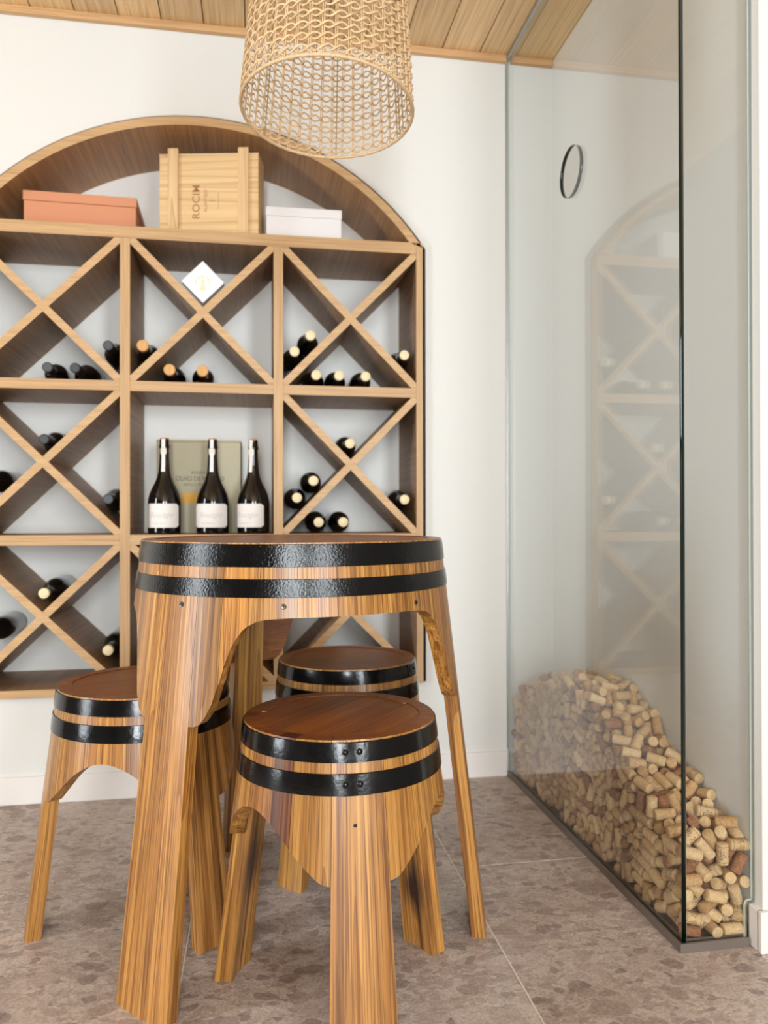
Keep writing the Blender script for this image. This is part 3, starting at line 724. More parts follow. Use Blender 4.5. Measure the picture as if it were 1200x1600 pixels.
barrel('barrel_stool', (.625, -.490), .504, .172, .226, [(226, 9.2), (348, 10), (106, 10)], SP,
       [(.469, .501), (.4185, .4525)], None, 5, .026, .030,
       'barrel stool under the far side of the table, in front of the rack', 'stool', SG, -12, M_hoops, .021, 330, boards=5)

# ------------------------------------------------------------------ pendant lamp
lp = empty('pendant_lamp', (.537, -.903, 1.680), 'woven rattan drum pendant lamp hanging above the barrel table', 'lamp')
tiltax = rt.copy()
lp.rotation_mode = 'QUATERNION'
lp.rotation_quaternion = Quaternion(tiltax, R(-4.0)) @ Quaternion(fwd, R(1.2))
SH, RB, RTp = .40, .1725, .146
lr = lambda z: RB+(RTp-RB)*(z/SH)
NS = 44
def torus(name, r0, z, tr, mat, segs=72, wrap=False):
    bm = bmesh.new(); rings_ = []
    for i in range(segs):
        a = 2*PI*i/segs; k = 1+(.10*math.sin(a*segs*.25*1.0) if wrap else 0)
        rings_.append([bm.verts.new(((r0+tr*k*math.cos(b))*math.cos(a), (r0+tr*k*math.cos(b))*math.sin(a), z+tr*k*math.sin(b))) for b in [2*PI*q/8 for q in range(8)]])
    for i in range(segs):
        p, q = rings_[i], rings_[(i+1) % segs]
        for j in range(8): bm.faces.new((p[j], q[j], q[(j+1) % 8], p[(j+1) % 8]))
    return obj(name, bm, mat, lp, True)
torus('rim', RB, 0, .0034, M_rattan, 180, True); torus('rim', RTp, SH, .0034, M_rattan, 120, True)
# stakes: pairs of thin canes from rim to rim, one mesh shared by all
bm = bmesh.new()
for s in (-1, 1):
    y = s*.0018
    v = []
    for k in range(7):
        z = SH*k/6; v.append([bm.verts.new((lr(z)+.0011*math.cos(b), y+.0011*math.sin(b), z)) for b in [2*PI*q/5 for q in range(5)]])
    for a_, b_ in zip(v, v[1:]):
        for j in range(5): bm.faces.new((a_[j], a_[(j+1) % 5], b_[(j+1) % 5], b_[j]))
st = obj('stake', bm, M_rattan, lp, True)
for i in range(1, NS):
    c = st.copy(); COL.objects.link(c); c.parent = lp; c.rotation_euler.z = 2*PI*i/NS
# twined wefts: two flat strands per row crossing between the stakes
def weft(z0_, ph, row):
    bm = bmesh.new(); per = 8; N = NS*per; prev = None; first = None
    for i in range(N):
        a = 2*PI*i/N; u = i/per*PI + ph
        s = math.sin(u); c_ = math.cos(u)
        z = z0_ + .0064*s
        r0 = lr(z)+.0030*c_
        wv = .0015 + .0009*abs(c_)
        tw = .5*s
        q = [bm.verts.new(((r0+dr+tw*.0006*dz)*math.cos(a), (r0+dr)*math.sin(a), z+dz*wv)) for dr, dz in ((-.0006, -1), (.0006, -1), (.0006, 1), (-.0006, 1))]
        if prev:
            for j in range(4): bm.faces.new((prev[j], q[j], q[(j+1) % 4], prev[(j+1) % 4]))
        else: first = q
        prev = q
    for j in range(4): bm.faces.new((prev[j], first[j], first[(j+1) % 4], prev[(j+1) % 4]))
    return obj('weft_strand', bm, M_rattan, lp, True)
rowz = [.015+.0232*i for i in range(18)]
for i, z in enumerate(rowz):
    if z > SH-.008: break
    for ph in (0, PI): o = weft(z, ph, i); v = random.uniform(.88, 1.06); o.color = (v, v, v, 1)
# wire frame, socket, bulb and cord
def rod(bm, a, b, r_, n=8):
    a, b = Vector(a), Vector(b); d = (b-a); q = d.to_track_quat('Z', 'Y').to_matrix().to_4x4(); q.translation = a
    return lathe(bm, [(r_, 0), (r_, d.length)], n, q)
for i in range(6):
    a = 2*PI*(i+.3)/6
    bm = bmesh.new(); rod(bm, ((RB-.006)*math.cos(a), (RB-.006)*math.sin(a), .002), ((RTp-.006)*math.cos(a), (RTp-.006)*math.sin(a), SH), .0013); obj('frame_wire', bm, M_wire, lp, True)
for i in range(3):
    a = 2*PI*(i+.1)/3
    bm = bmesh.new(); rod(bm, (0.018*math.cos(a), .018*math.sin(a), SH-.002), ((RTp-.004)*math.cos(a), (RTp-.004)*math.sin(a), SH-.001), .0016); obj('spider_arm', bm, M_wire, lp, True)
bm = bmesh.new(); lathe(bm, [(.019, .345), (.021, .35), (.021, .40), (.012, .422)], 20); obj('socket', bm, M_white, lp, True)
bm = bmesh.new(); lathe(bm, [(.004, .25), (.016, .254), (.025, .27), (.027, .285), (.023, .305), (.015, .328), (.014, .3445)], 24); obj('bulb', bm, M_bulb, lp, True)
inv = lp.rotation_quaternion.inverted(); up_l = inv @ Vector((0, 0, 1))
base_ = Vector((0, 0, .42)); wtop = (2.374-1.680) - (lp.rotation_quaternion @ base_).z
bm = bmesh.new(); rod(bm, base_, base_+up_l*(wtop+.005), .0032, 10); obj('cord', bm, M_cordm, lp, True)
qm = up_l.to_track_quat('Z', 'Y').to_matrix().to_4x4(); qm.translation = base_+up_l*wtop
bm = bmesh.new(); lathe(bm, [(.02, 0), (.05, .004), (.05, .0256)], 28, qm); obj('ceiling_rose', bm, M_white, lp, True)

# ------------------------------------------------------------------ corks behind the glass
CORKS = [
12583,-10180,534,8,-101,11,-76,3, 12559,-10180,1291,62,65,-62,-65,1, 13278,-10180,1782,1,45,-119,0,3, 12583,-10180,1832,23,-75,-18,99,0, 13109,-10180,927,98,17,-76,-21,0, 12589,-10098,240,72,80,40,54,2,
13641,-10180,1564,0,-123,-1,32,2, 13473,-10180,240,34,83,34,83,0, 13624,-10180,1934,94,4,-85,-4,3, 12691,-9949,2052,28,100,-55,-48,3, 12949,-10060,1853,118,-23,-38,16,0, 13535,-9920,2294,25,81,-20,92,1,
13596,-10122,904,34,-69,101,1,0, 12573,-9692,2093,36,83,-46,-76,1, 12610,-9126,2213,77,62,60,52,0, 13355,-9481,2344,97,-25,-77,11,3, 12464,-10071,997,83,-96,3,2,0, 12464,-9105,840,65,-50,-59,-77,0,
13493,-8614,2484,51,37,38,104,1, 12518,-8384,2598,75,75,61,-35,0, 12464,-8857,2291,74,4,5,-103,0, 12636,-10023,1507,88,32,-11,86,2, 13099,-10085,240,77,-77,-46,-46,0, 13058,-7954,3004,15,95,-30,78,0,
13730,-8431,2764,80,-71,-45,-51,3, 12469,-8405,2257,89,6,8,-90,2, 12884,-10056,1412,101,-64,-34,-28,0, 12939,-8928,2374,114,-4,-23,-50,1, 13138,-9987,1988,76,42,-4,-93,0, 13281,-8377,2651,40,-22,-80,-87,0,
12464,-9694,1796,21,21,-88,87,0, 13033,-8303,2603,58,101,-33,38,0, 12583,-7919,2928,68,54,81,45,1, 13730,-8904,2500,36,-46,89,69,0, 13011,-10079,722,57,-30,-91,61,1, 12584,-7243,3258,90,-39,-77,-22,0,
12587,-7673,3087,22,-81,8,95,0, 12564,-6751,3513,89,-22,85,-23,2, 12464,-9665,1182,96,68,27,-38,3, 13660,-10057,567,108,-57,32,9,3, 13453,-10063,1286,39,16,-84,85,0, 13686,-6895,3437,43,85,-82,20,1,
13616,-7807,3001,103,-32,-63,-26,0, 13264,-10077,1114,38,68,23,-98,3, 12464,-9819,517,105,54,22,-42,1, 12464,-8674,342,78,3,-3,100,1, 12464,-8658,1902,81,-85,35,34,3, 12464,-8834,1642,94,-86,-2,-2,0,
13193,-5989,4010,47,-66,-58,79,0, 12588,-5848,3918,18,-100,35,-67,0, 12464,-9695,733,42,-78,-80,-43,0, 12568,-9774,1548,46,-73,-47,81,0, 12860,-7435,3237,104,-33,56,31,0, 12464,-8820,1402,19,-17,84,92,0,
12464,-7856,412,58,-10,19,111,0, 13730,-10061,1147,102,76,2,-3,3, 13319,-10063,2132,30,11,109,56,0, 12464,-7823,2724,45,62,-82,59,0, 12464,-6806,786,47,6,15,-117,0, 13389,-6351,3743,26,77,61,77,0,
13406,-10056,623,77,-97,0,-29,0, 12710,-9986,768,82,-16,90,35,3, 12464,-9333,340,43,26,60,-100,0, 13144,-9962,485,20,105,-20,66,0, 13119,-9995,1337,58,-100,-47,25,3, 12700,-8922,2330,14,-77,-91,-42,2,
13295,-9550,2107,82,54,12,-80,0, 12464,-8815,1162,72,79,-51,47,0, 12464,-6478,2996,72,-35,43,89,2, 12773,-5643,4089,33,34,-81,85,0, 12464,-6495,3619,61,31,-48,95,1, 12804,-8336,2533,97,-49,-45,-48,3,
12464,-6959,2775,35,80,85,-37,3, 12464,-7535,2556,114,-53,-6,-13,0, 13730,-9890,2103,15,-8,62,110,0, 13015,-9582,2126,61,-4,-49,100,2, 12693,-10041,1095,47,22,108,-43,0, 12464,-5911,3720,74,-95,31,24,2,
13217,-9234,2240,54,-11,-52,-102,0, 12465,-5268,1452,120,-41,0,2,1, 13252,-7017,3357,75,42,-92,16,0, 12464,-7367,1514,91,-86,16,17,0, 12569,-9049,1976,81,-22,77,57,1, 12914,-6810,3589,21,13,119,38,0,
13272,-7344,3211,16,-3,105,70,3, 12464,-5363,3197,70,-56,56,70,2, 12464,-7362,1004,55,-8,17,113,0, 12464,-7206,1956,24,-27,91,81,2, 12464,-8312,721,54,-50,-71,-76,3, 13435,-7967,2869,17,-76,-79,-62,1,
12587,-9154,1484,85,-33,-48,74,0, 13606,-5312,4110,31,-81,-64,67,3, 12464,-4940,1780,89,-61,38,56,2, 12488,-5795,1514,21,-125,-9,6,0, 12476,-7962,2406,14,5,-72,103,3, 12464,-8668,934,15,-14,84,93,0,
12862,-7012,3311,40,53,-102,37,0, 12464,-6081,3268,21,-27,97,75,3, 12947,-5817,3898,4,-39,-108,54,1, 12464,-6495,2516,14,-7,55,114,1, 12464,-7659,2038,20,-79,94,24,0, 12464,-8347,479,11,-10,-86,-92,0,
13150,-5469,4107,97,-40,-71,-7,0, 12464,-6919,1692,15,99,77,-12,0, 12465,-4327,3266,4,69,-106,6,0, 12464,-7312,2259,72,51,53,-74,1, 12709,-8052,2683,51,42,19,-107,1, 12464,-4398,4035,74,102,12,-9,0,
12464,-8236,967,93,-86,-7,-8,3, 13528,-5978,3888,34,0,32,118,1, 12464,-3231,3686,99,-67,24,36,0, 13512,-7366,3224,79,-95,-13,-26,1, 12589,-9146,474,58,57,-33,-92,1, 13605,-8089,2717,35,-62,23,-102,2,
13201,-6624,3515,19,-1,84,-93,1, 13127,-6131,3725,57,-63,91,-23,0, 12464,-7809,790,110,63,5,-8,2, 12703,-4592,4143,57,27,-52,97,0, 13441,-6529,3570,110,61,19,2,0, 12464,-5669,1203,94,-68,-30,-41,2,
12464,-8225,1911,81,-82,-38,-37,0, 12464,-5786,381,1,-4,-119,-45,1, 12480,-4954,3434,41,-46,76,81,0, 12908,-7907,2790,54,-67,73,59,3, 12586,-7747,1614,55,-75,72,-48,0, 12464,-5084,2142,69,-22,32,99,0,
13115,-7571,3059,70,-89,53,-24,2, 12571,-9585,1399,84,-15,93,-12,2, 12464,-5077,2766,101,-76,-1,-2,0, 12464,-3341,1895,55,102,46,-25,0, 12589,-7951,2109,17,86,59,70,3, 13148,-8727,2362,106,-24,-34,-57,1,
12464,-6177,827,3,12,123,-28,0, 12467,-3798,1428,40,-38,78,84,1, 12464,-2473,1360,33,-6,24,120,1, 12464,-6226,2382,44,-26,-59,-100,3, 12464,-4732,1329,25,-16,-65,-105,1, 12464,-4291,335,0,-91,89,0,0,
12695,-5195,4028,24,67,103,-24,1, 12464,-5862,2397,5,-62,-110,-8,1, 12464,-5578,681,62,106,28,-16,0, 12541,-5491,1675,0,-12,-71,-105,2, 12464,-4319,2578,77,-59,50,65,0, 12464,-5772,2060,83,89,-26,24,0,
12464,-5303,2965,41,51,-85,68,1, 12906,-9343,2106,104,42,-57,18,3, 12567,-9263,1242,27,-66,79,69,0, 12581,-6673,3123,38,-109,5,-51,3, 12464,-6239,1868,56,20,38,-105,3, 12588,-7995,1463,54,52,-48,-90,1,
13730,-6512,3653,40,31,-71,93,0, 12587,-7599,936,98,56,-48,-35,2, 12464,-4652,347,18,8,-54,113,1, 12464,-3882,605,101,32,21,-67,1, 13647,-9093,2307,72,9,-61,85,0, 12464,-4090,1166,70,75,54,-51,1,
12471,-5378,3766,37,-6,13,120,0, 12464,-6045,3506,85,66,41,-53,3, 13579,-7449,2995,53,81,32,75,3, 13009,-6290,3580,101,26,-63,-37,0, 12600,-8216,1186,36,-91,36,-72,0, 12484,-3782,3148,23,-16,-45,-115,1,
12464,-5195,934,75,-81,47,43,1, 12883,-10014,359,62,34,-29,101,3, 12464,-6322,240,14,-14,89,89,1, 12464,-3826,2073,10,-12,100,77,3, 12464,-5125,3787,4,35,121,-13,0, 12464,-2149,1972,17,-55,-108,-33,0,
12464,-3377,708,63,-66,-63,-61,3, 12464,-3126,2877,75,36,-42,87,1, 13580,-4871,4183,101,32,-64,-27,0, 12464,-2744,2496,16,-104,-70,-11,0, 12464,-6499,975,72,101,-22,16,0, 12464,-6713,1982,109,65,-3,5,3,
12559,-8360,1441,93,-80,-32,5,3, 12464,-4181,919,92,-86,-9,-10,1, 12558,-8770,702,49,-86,37,70,0, 12464,-1814,949,127,6,0,-9,1, 12464,-1845,2636,80,94,-24,21,1, 12464,-3053,877,23,7,-39,118,1,
12464,-5523,2424,42,-38,-76,-85,1, 12575,-7325,3022,86,42,-71,-43,1, 12464,-3035,1292,23,-13,-60,-109,0, 12464,-2634,961,111,-22,-11,-56,3, 12464,-736,2965,52,115,16,-7,2, 13131,-4983,4160,92,-81,17,30,0,
12612,-6857,370,93,22,-82,-18,0, 12577,-7183,240,45,-86,-26,-78,0, 12588,-8266,240,71,-80,41,-56,1, 12715,-9250,1993,39,-111,-1,-49,0, 12464,-2979,2128,1,0,-61,-112,0, 13520,-8846,2306,68,-67,81,23,3,
12559,-6910,1338,53,-72,-53,72,0, 12464,-1786,1680,13,22,107,-64,0, 12584,-8900,459,76,-11,-98,25,0, 12464,-2810,3280,47,-34,-66,-92,1, 13612,-9949,331,60,-53,61,-77,3, 12464,-2402,3416,36,-26,70,97,1,
12464,-3234,1565,118,35,9,-30,1, 12464,-55,1401,68,-66,-59,-60,2, 12494,-7621,362,17,50,-115,14,0, 12573,-6659,240,72,63,-64,-54,3, 12472,-2789,2933,13,-86,-91,-14,0, 12769,-8672,2409,82,14,-95,-12,2,
12586,-7976,1192,7,73,1,-104,0, 13483,-8299,2536,48,-40,-111,3,0, 13730,-5493,3990,38,18,51,-109,0, 12464,-178,1062,96,-54,-31,-55,0, 12496,-6847,2418,2,24,117,43,0, 12464,-4894,3195,81,-79,40,41,0,
12493,-4272,2343,77,94,35,-16,2, 12464,-2266,357,67,-26,38,97,0, 12464,-2488,3034,122,20,5,-28,3, 12582,-6972,1106,69,53,73,57,3, 12567,-3800,2710,64,-62,-61,68,0, 12464,-3429,2347,95,-66,-30,-43,1,
12640,-7143,1281,81,42,-78,-43,1, 12559,-6978,2198,88,-16,-88,16,0, 13730,-6138,3665,87,11,11,-91,0, 12464,-1281,1687,82,-42,40,78,1, 12677,-6842,3293,80,-55,80,19,3, 12559,-6645,482,34,-83,-34,83,0,
12464,-4427,2933,72,-92,39,30,1, 12464,-1579,2157,1,-1,91,89,0, 12559,-6447,1744,26,-86,-26,86,3, 12464,-1423,988,33,41,-90,73,3, 12580,-7784,1347,74,46,-67,-63,1, 12589,-6509,2105,25,-102,42,-59,0,
12464,-3448,471,75,72,50,-52,3, 12569,-9369,1657,39,117,-31,5,0, 13041,-169,3089,67,44,-94,-28,0, 12464,-3458,2698,89,69,36,-47,0, 12589,-8428,1679,79,0,88,-45,0, 12585,-4723,3902,43,-37,-71,89,2,
12584,-5542,1018,92,-38,65,-45,0, 12464,-2911,452,56,-84,63,43,0, 13119,-9839,1519,84,49,27,-77,2, 12474,-948,1801,43,17,-36,113,1, 13109,-8941,2073,58,66,-79,-46,3, 12498,-1675,1468,91,-47,-46,-59,1,
12583,-6054,2684,80,56,-55,-59,1, 12464,-1777,2404,80,94,-22,19,1, 12570,-3574,3403,86,-9,92,-15,0, 12589,-7187,2433,108,-6,-63,20,2, 12570,-6657,1361,32,89,30,79,2, 12464,-406,2521,62,107,23,-13,3,
12586,-7477,657,52,74,62,63,3, 13168,-9845,1079,60,-49,-10,-100,2, 13125,-1800,3575,75,-33,53,82,0, 12581,-1284,3019,30,47,93,66,0, 12550,-4816,3671,3,46,-78,89,2, 12585,-5116,492,50,-84,-48,66,1,
12464,-2647,604,8,-12,105,70,1, 13380,-5096,4045,99,24,3,76,1, 12471,-935,767,4,-43,-118,-17,1, 12575,-5664,3027,6,-28,15,-123,0, 12580,-1624,398,93,17,-85,2,0, 12579,-4741,2300,3,93,20,84,1,
12616,-7286,2776,68,55,79,47,3, 12582,70,676,65,54,-85,-41,1, 12587,-2115,2312,75,0,99,24,3, 12580,-6461,1503,89,5,90,-6,0, 12567,-3784,3542,31,112,40,32,0, 12591,-2963,240,30,-55,-71,84,1,
13286,-7912,2651,59,59,40,-87,2, 12464,-1398,2710,15,-9,-68,-106,3, 12580,-4776,2926,15,-79,-7,98,1, 13489,-2661,3811,13,31,113,-46,0, 12615,-5707,830,11,63,68,86,0, 12668,-3801,1615,44,-72,-18,93,1,
12472,-1341,455,52,26,-45,104,0, 12464,-925,240,79,-79,43,43,0, 12464,-1017,2756,110,33,-15,51,1, 12583,-4585,890,113,24,-52,-7,1, 12464,-981,1455,104,72,4,-6,1, 12586,-5575,3896,11,100,28,73,0,
12464,-2260,3110,20,-121,31,5,1, 12577,-3874,3858,79,-28,93,-19,0, 12589,-5661,2619,6,63,1,-110,1, 12673,-9598,813,100,-75,-16,15,3, 12584,-4038,4045,99,-60,-29,44,1, 12464,-125,2398,108,-65,-8,-13,0,
12678,-6103,3651,79,-94,-23,-22,2, 12529,-6305,471,29,-25,87,84,1, 13407,-236,3216,43,47,109,13,1, 12562,-4855,903,12,-88,-15,89,0, 12464,-2293,911,93,63,-33,49,0, 12576,-5178,2442,87,29,86,17,1,
12575,-5990,649,25,-80,-19,93,0, 12589,-6720,2609,63,54,-44,-85,0, 12578,-5467,240,50,63,-64,-75,1, 13535,-9925,1525,5,-96,6,82,1, 12578,-4610,2745,61,-73,43,-72,3, 12573,-4289,3599,15,-90,-3,88,0,
12603,-1564,2858,37,-93,48,-62,0, 13514,-9726,2031,5,-9,-52,-115,0, 12589,-7595,1196,67,65,83,24,0, 12577,-4534,1653,32,-82,48,-78,0, 12586,-4515,569,64,40,-42,-94,0, 12597,-5230,281,79,-40,-90,14,0,
12589,-7889,1841,32,-90,64,-54,2, 12586,-6153,3001,25,86,-33,84,0, 12644,-5430,3353,19,-111,-6,-59,2, 12582,-2009,3437,28,-72,-44,90,3, 12582,-4850,240,82,-29,85,36,0, 13580,-9994,1771,27,97,11,-76,2,
12575,-4982,691,10,84,0,95,2, 12583,-202,452,66,-50,66,-70,2, 12584,-4275,681,86,-12,-91,-15,0, 12577,-5224,710,50,-65,50,-83,3, 12577,-4106,3756,84,57,-15,-75,2, 12529,-4871,1520,65,94,55,-9,0,
12574,-6734,1132,93,26,-79,-23,3, 12582,-6562,712,85,-11,88,-34,0, 12590,-3574,2938,60,-54,-37,91,0, 12620,-6277,2767,104,17,-70,-14,0, 12566,-2606,240,78,49,-75,-44,0, 13586,-6643,3392,92,-45,73,-20,0,
12583,-2000,720,106,-6,58,40,0, 12576,-6454,1234,87,-43,-71,41,2, 12649,-7202,1777,71,-90,-54,9,0, 12589,-6213,1161,64,-23,105,-23,1, 12588,-1421,1356,107,-17,65,16,0, 12565,-2081,1117,96,13,-39,-72,2,
12581,-5086,1143,105,-13,-50,50,0, 12637,-7531,2896,83,-32,81,-40,0, 12587,-4781,2542,17,-76,-56,-84,2, 12578,-7068,805,87,-74,8,-55,3, 12574,-2829,1917,60,-76,52,-64,0, 13631,-5719,3869,87,17,-88,-21,0,
12564,-3966,2536,85,-34,-83,30,1, 12590,-346,1700,28,100,-7,-73,3, 12587,-4420,3803,58,93,-49,-40,1, 12647,-9877,365,32,-93,-81,3,0, 13730,-2630,3823,109,-56,15,29,0, 12642,-5834,2786,72,-29,101,-2,1,
12597,-1430,240,23,76,47,87,1, 12579,-4370,1833,43,-69,61,-76,1, 12564,-1556,712,44,-76,-44,80,1, 12571,-4336,2072,55,-76,56,-65,1, 12584,-4615,1879,93,-43,-70,28,2, 12580,-4571,2122,48,76,64,63,1,
12589,-4005,3224,27,64,63,86,0, 12588,-3468,1528,65,28,-104,-19,1, 12595,-6211,2157,86,72,44,41,0, 12580,-4396,1457,84,-26,-87,28,3, 12587,-3520,941,72,8,-85,-61,0, 12464,-749,2418,109,33,-16,55,0,
12587,-499,1180,56,-52,-56,84,0, 12585,-3910,240,81,-21,87,39,1, 12584,-1136,576,67,-56,79,-47,1, 12559,-455,1923,86,-24,-86,24,0, 12565,-32,2200,42,112,1,-42,0, 12589,-690,1834,54,65,-24,-92,3,
12483,-994,1098,80,-56,53,62,2, 12614,-6975,582,75,-17,73,71,0, 12923,-5123,4008,93,-31,-38,-71,0, 12568,-2334,1795,15,-47,-29,-113,1, 13730,-9229,2087,100,47,-27,57,1, 12585,-1179,1281,89,3,-87,25,0,
12589,-5433,1982,12,-65,-3,109,3, 12630,-8450,1131,47,-87,69,-39,3, 13290,-5798,3834,1,-11,117,-49,3, 13370,-3490,3952,75,47,89,20,0, 12598,-7357,439,59,16,109,-23,3, 12549,-3742,803,104,30,-18,-63,1,
12567,-3682,2500,38,82,43,78,0, 12515,-2307,2741,21,0,-103,72,0, 12589,-6730,1589,51,-44,87,-64,3, 12991,-7297,3065,47,-54,-42,-97,0, 12635,-3141,3215,94,11,84,10,1, 12593,-444,2857,49,-15,39,-109,0,
13528,-6731,3118,44,-8,51,-107,0, 13583,-3218,3884,8,99,32,-73,1, 12559,-1220,2527,51,74,-51,-74,1, 13105,-1087,3293,9,-47,-8,-118,2, 12574,-3335,3376,31,-85,43,-79,1, 12584,-3752,1160,17,99,2,77,1,
12619,-4816,2069,73,-48,-71,59,3, 12759,-4923,3935,37,26,118,-8,1, 12694,-9366,521,38,87,70,46,3, 13366,-9859,837,27,59,-70,-84,0, 12560,-1440,2426,67,-59,-68,59,3, 12660,-3487,312,61,67,-21,86,0,
12600,-2626,1774,34,-92,37,-72,1, 12606,-6233,1417,66,-61,-30,85,0, 12581,-689,728,23,47,-76,-87,1, 12612,-4505,1229,2,93,-56,-67,0, 12641,-5358,2271,52,-67,-92,-22,0, 12588,-3107,3491,33,-60,55,-92,0,
12704,-8904,1060,8,91,-88,7,1, 12609,-3857,2323,28,-86,-22,86,0, 12559,-1243,2289,64,-63,64,-63,0, 12575,-349,262,23,-93,-14,82,1, 13273,-6702,3213,76,95,37,-5,0, 12594,-1210,2022,41,-33,-51,-104,0,
12572,-2630,2181,53,-79,-42,73,1, 12572,-589,240,73,-44,78,-52,1, 12545,-3093,2475,122,18,27,14,1, 12642,-6466,3255,47,-6,-52,105,0, 12655,-9472,240,75,84,31,-49,0, 12589,-857,2209,44,-70,8,-96,0,
12657,-7479,1677,108,1,-65,-15,0, 13041,-9739,366,2,94,-7,85,3, 12568,-804,458,56,4,-80,-81,3, 12617,-3084,1684,58,53,98,16,1, 13730,-9623,1968,23,-13,61,108,3, 13730,-7137,3053,16,46,110,-40,0,
12581,-2934,1085,57,101,14,50,0, 12731,-3656,1800,30,87,66,57,0, 12559,-1024,2387,79,-43,-79,43,1, 12584,-5827,1846,36,-47,-61,-95,0, 12627,-2647,1400,118,-21,4,41,1, 12601,38,434,14,76,-2,101,1,
12689,-9260,960,44,-46,-59,93,0, 13616,-412,3295,34,-50,1,111,2, 12587,-130,1841,38,-103,-1,-64,2, 12620,-7070,2935,11,-121,10,-34,0, 13176,-7687,2837,80,-74,-65,1,3, 13036,-6746,3252,80,-89,9,42,3,
13010,-3037,3778,24,-42,-102,58,0, 12585,-4096,3452,85,-66,-25,63,0, 12578,-1743,1948,56,23,-98,54,2, 12674,-3658,3970,64,-32,105,10,1, 12657,-5880,240,20,80,40,-88,1, 12662,-8192,1752,9,-68,92,54,1,
13635,-9733,480,6,90,-6,-90,3, 12690,-432,833,57,-21,110,14,0, 12631,-2396,2202,32,74,-34,-92,0, 12709,-1764,2955,20,-70,-19,102,1, 13730,-8407,2418,92,-70,32,42,1, 12604,-5557,468,62,-77,30,73,3,
12755,-6372,3447,15,27,-91,-83,3, 12767,-1029,3179,78,37,-65,66,0, 12643,-3520,1177,43,-70,68,-68,3, 13028,-3985,3961,4,88,-14,90,0, 12801,-2201,3408,37,72,60,77,0, 12666,-1641,1223,21,83,-83,-43,2,
12662,-2210,1610,14,-90,38,80,0, 12633,-1931,2798,13,-110,-14,-60,1, 12791,-1423,3007,107,30,-58,20,0, 12657,-5991,1222,86,-34,-36,80,0, 12703,-7684,2599,94,-24,-22,-79,3, 12689,-7187,2041,26,7,-64,107,0,
12658,-3463,3150,11,72,-56,-87,0, 12656,-1887,2128,69,84,-28,-59,0, 13730,-818,3383,9,-42,117,25,1, 12571,-3366,2139,63,-18,65,87,0, 12579,-64,884,48,92,-51,53,0, 12914,-9722,1571,56,18,-37,106,0,
12881,-9289,1607,96,-61,-54,-16,1, 13488,-4056,3967,91,62,-50,-38,3, 12705,-8856,1644,30,43,93,-68,1, 12646,-1257,776,17,-79,-49,85,1, 12701,-8932,240,80,17,-88,41,0, 12838,-9435,1894,43,-105,5,-58,0,
12628,-4186,1340,39,48,-38,-104,0, 13597,-7631,2830,37,-72,52,-83,3, 13611,-9757,1262,51,-43,31,-103,0, 13489,-7071,2992,8,14,-115,50,0, 12681,-9656,1056,104,-62,30,-21,3, 13533,-9568,1387,52,-40,-109,9,0,
12656,-4733,661,97,-14,-79,16,0, 13229,-7235,2759,85,-52,-30,-74,3, 12679,-5456,2718,2,83,-20,94,0, 13633,-7892,2564,69,-48,-2,-96,3, 13442,-7448,2560,50,-17,-75,88,3, 13280,-4475,4010,6,-65,92,59,0,
12593,-426,566,17,-19,116,-45,0, 13605,-9293,1857,100,-9,-67,38,0, 12590,-2312,2506,102,-74,16,0,0, 12639,-569,2618,106,20,-57,33,1, 12711,-5192,1771,72,-33,-29,95,1, 12966,-2443,3602,86,41,54,-65,3,
13064,-9684,830,72,69,-77,13,2, 13402,-1706,3639,89,70,-52,27,0, 13068,-7828,2586,77,83,29,-51,0, 13424,-6028,3548,9,-55,90,70,1, 12839,-9829,1114,109,-18,12,62,0, 12729,-3063,2776,62,-28,84,67,1,
12712,-2846,1668,91,14,87,9,1, 12672,-2910,3637,87,24,-63,-63,1, 13607,18,3193,58,-38,106,-10,0, 12699,-2520,1975,91,-4,-86,-19,2, 13730,-6405,3247,119,-43,-2,-6,1, 13291,-6151,3389,38,37,-52,103,3,
12810,-6096,3164,42,45,-35,-105,0, 13038,-3366,3847,84,-69,66,6,1, 12738,-9652,1753,11,-54,-100,-56,3, 12799,-9013,729,35,48,68,89,1, 12987,-9692,1899,48,-110,40,-12,1, 12808,-8598,497,69,24,91,-50,0,
13730,-3724,3830,39,94,70,-29,1, 12699,-224,1141,77,-26,-32,92,0, 13547,-2299,3683,30,-108,-40,-45,3, 13262,-9274,1763,17,-19,-70,103,3, 12552,-510,2174,25,61,94,-55,2, 12706,-5208,3597,65,-37,-28,-99,3,
12753,-5857,3003,91,74,-47,-9,0, 12719,-7516,2239,12,85,62,-71,0, 13492,-6333,3267,77,-67,-38,-66,3, 13539,-4411,3950,58,-56,-38,-90,3, 12769,-263,2870,16,20,-61,-108,1, 13605,-5784,3637,35,86,-8,86,0,
13498,-8449,2112,63,-5,16,-109,0, 12599,-1948,3186,52,54,-92,47,0, 13471,-9183,2155,60,-81,57,52,0, 12759,-9596,568,37,-50,-99,50,3, 12652,-4558,3118,118,-6,-42,20,1, 12661,-8686,2057,105,-24,-60,-29,3,
12707,-6503,2664,53,-48,104,-16,1, 12833,-5682,3652,75,2,-95,37,0, 13394,-3696,3785,49,-8,-47,107,1, 13463,-9636,944,46,49,107,-7,3, 12712,-4170,2244,72,-65,-82,-7,0, 13592,-5139,3935,36,120,-9,-22,2,
12898,-5422,3817,74,8,50,-90,0, 13177,-9716,590,88,37,82,-19,0, 12658,-2402,674,66,60,72,-55,0, 12627,-723,1545,99,-17,-67,-40,1, 13270,-9704,1796,39,119,-17,-14,0, 13730,-9582,681,27,-38,-97,-68,0,
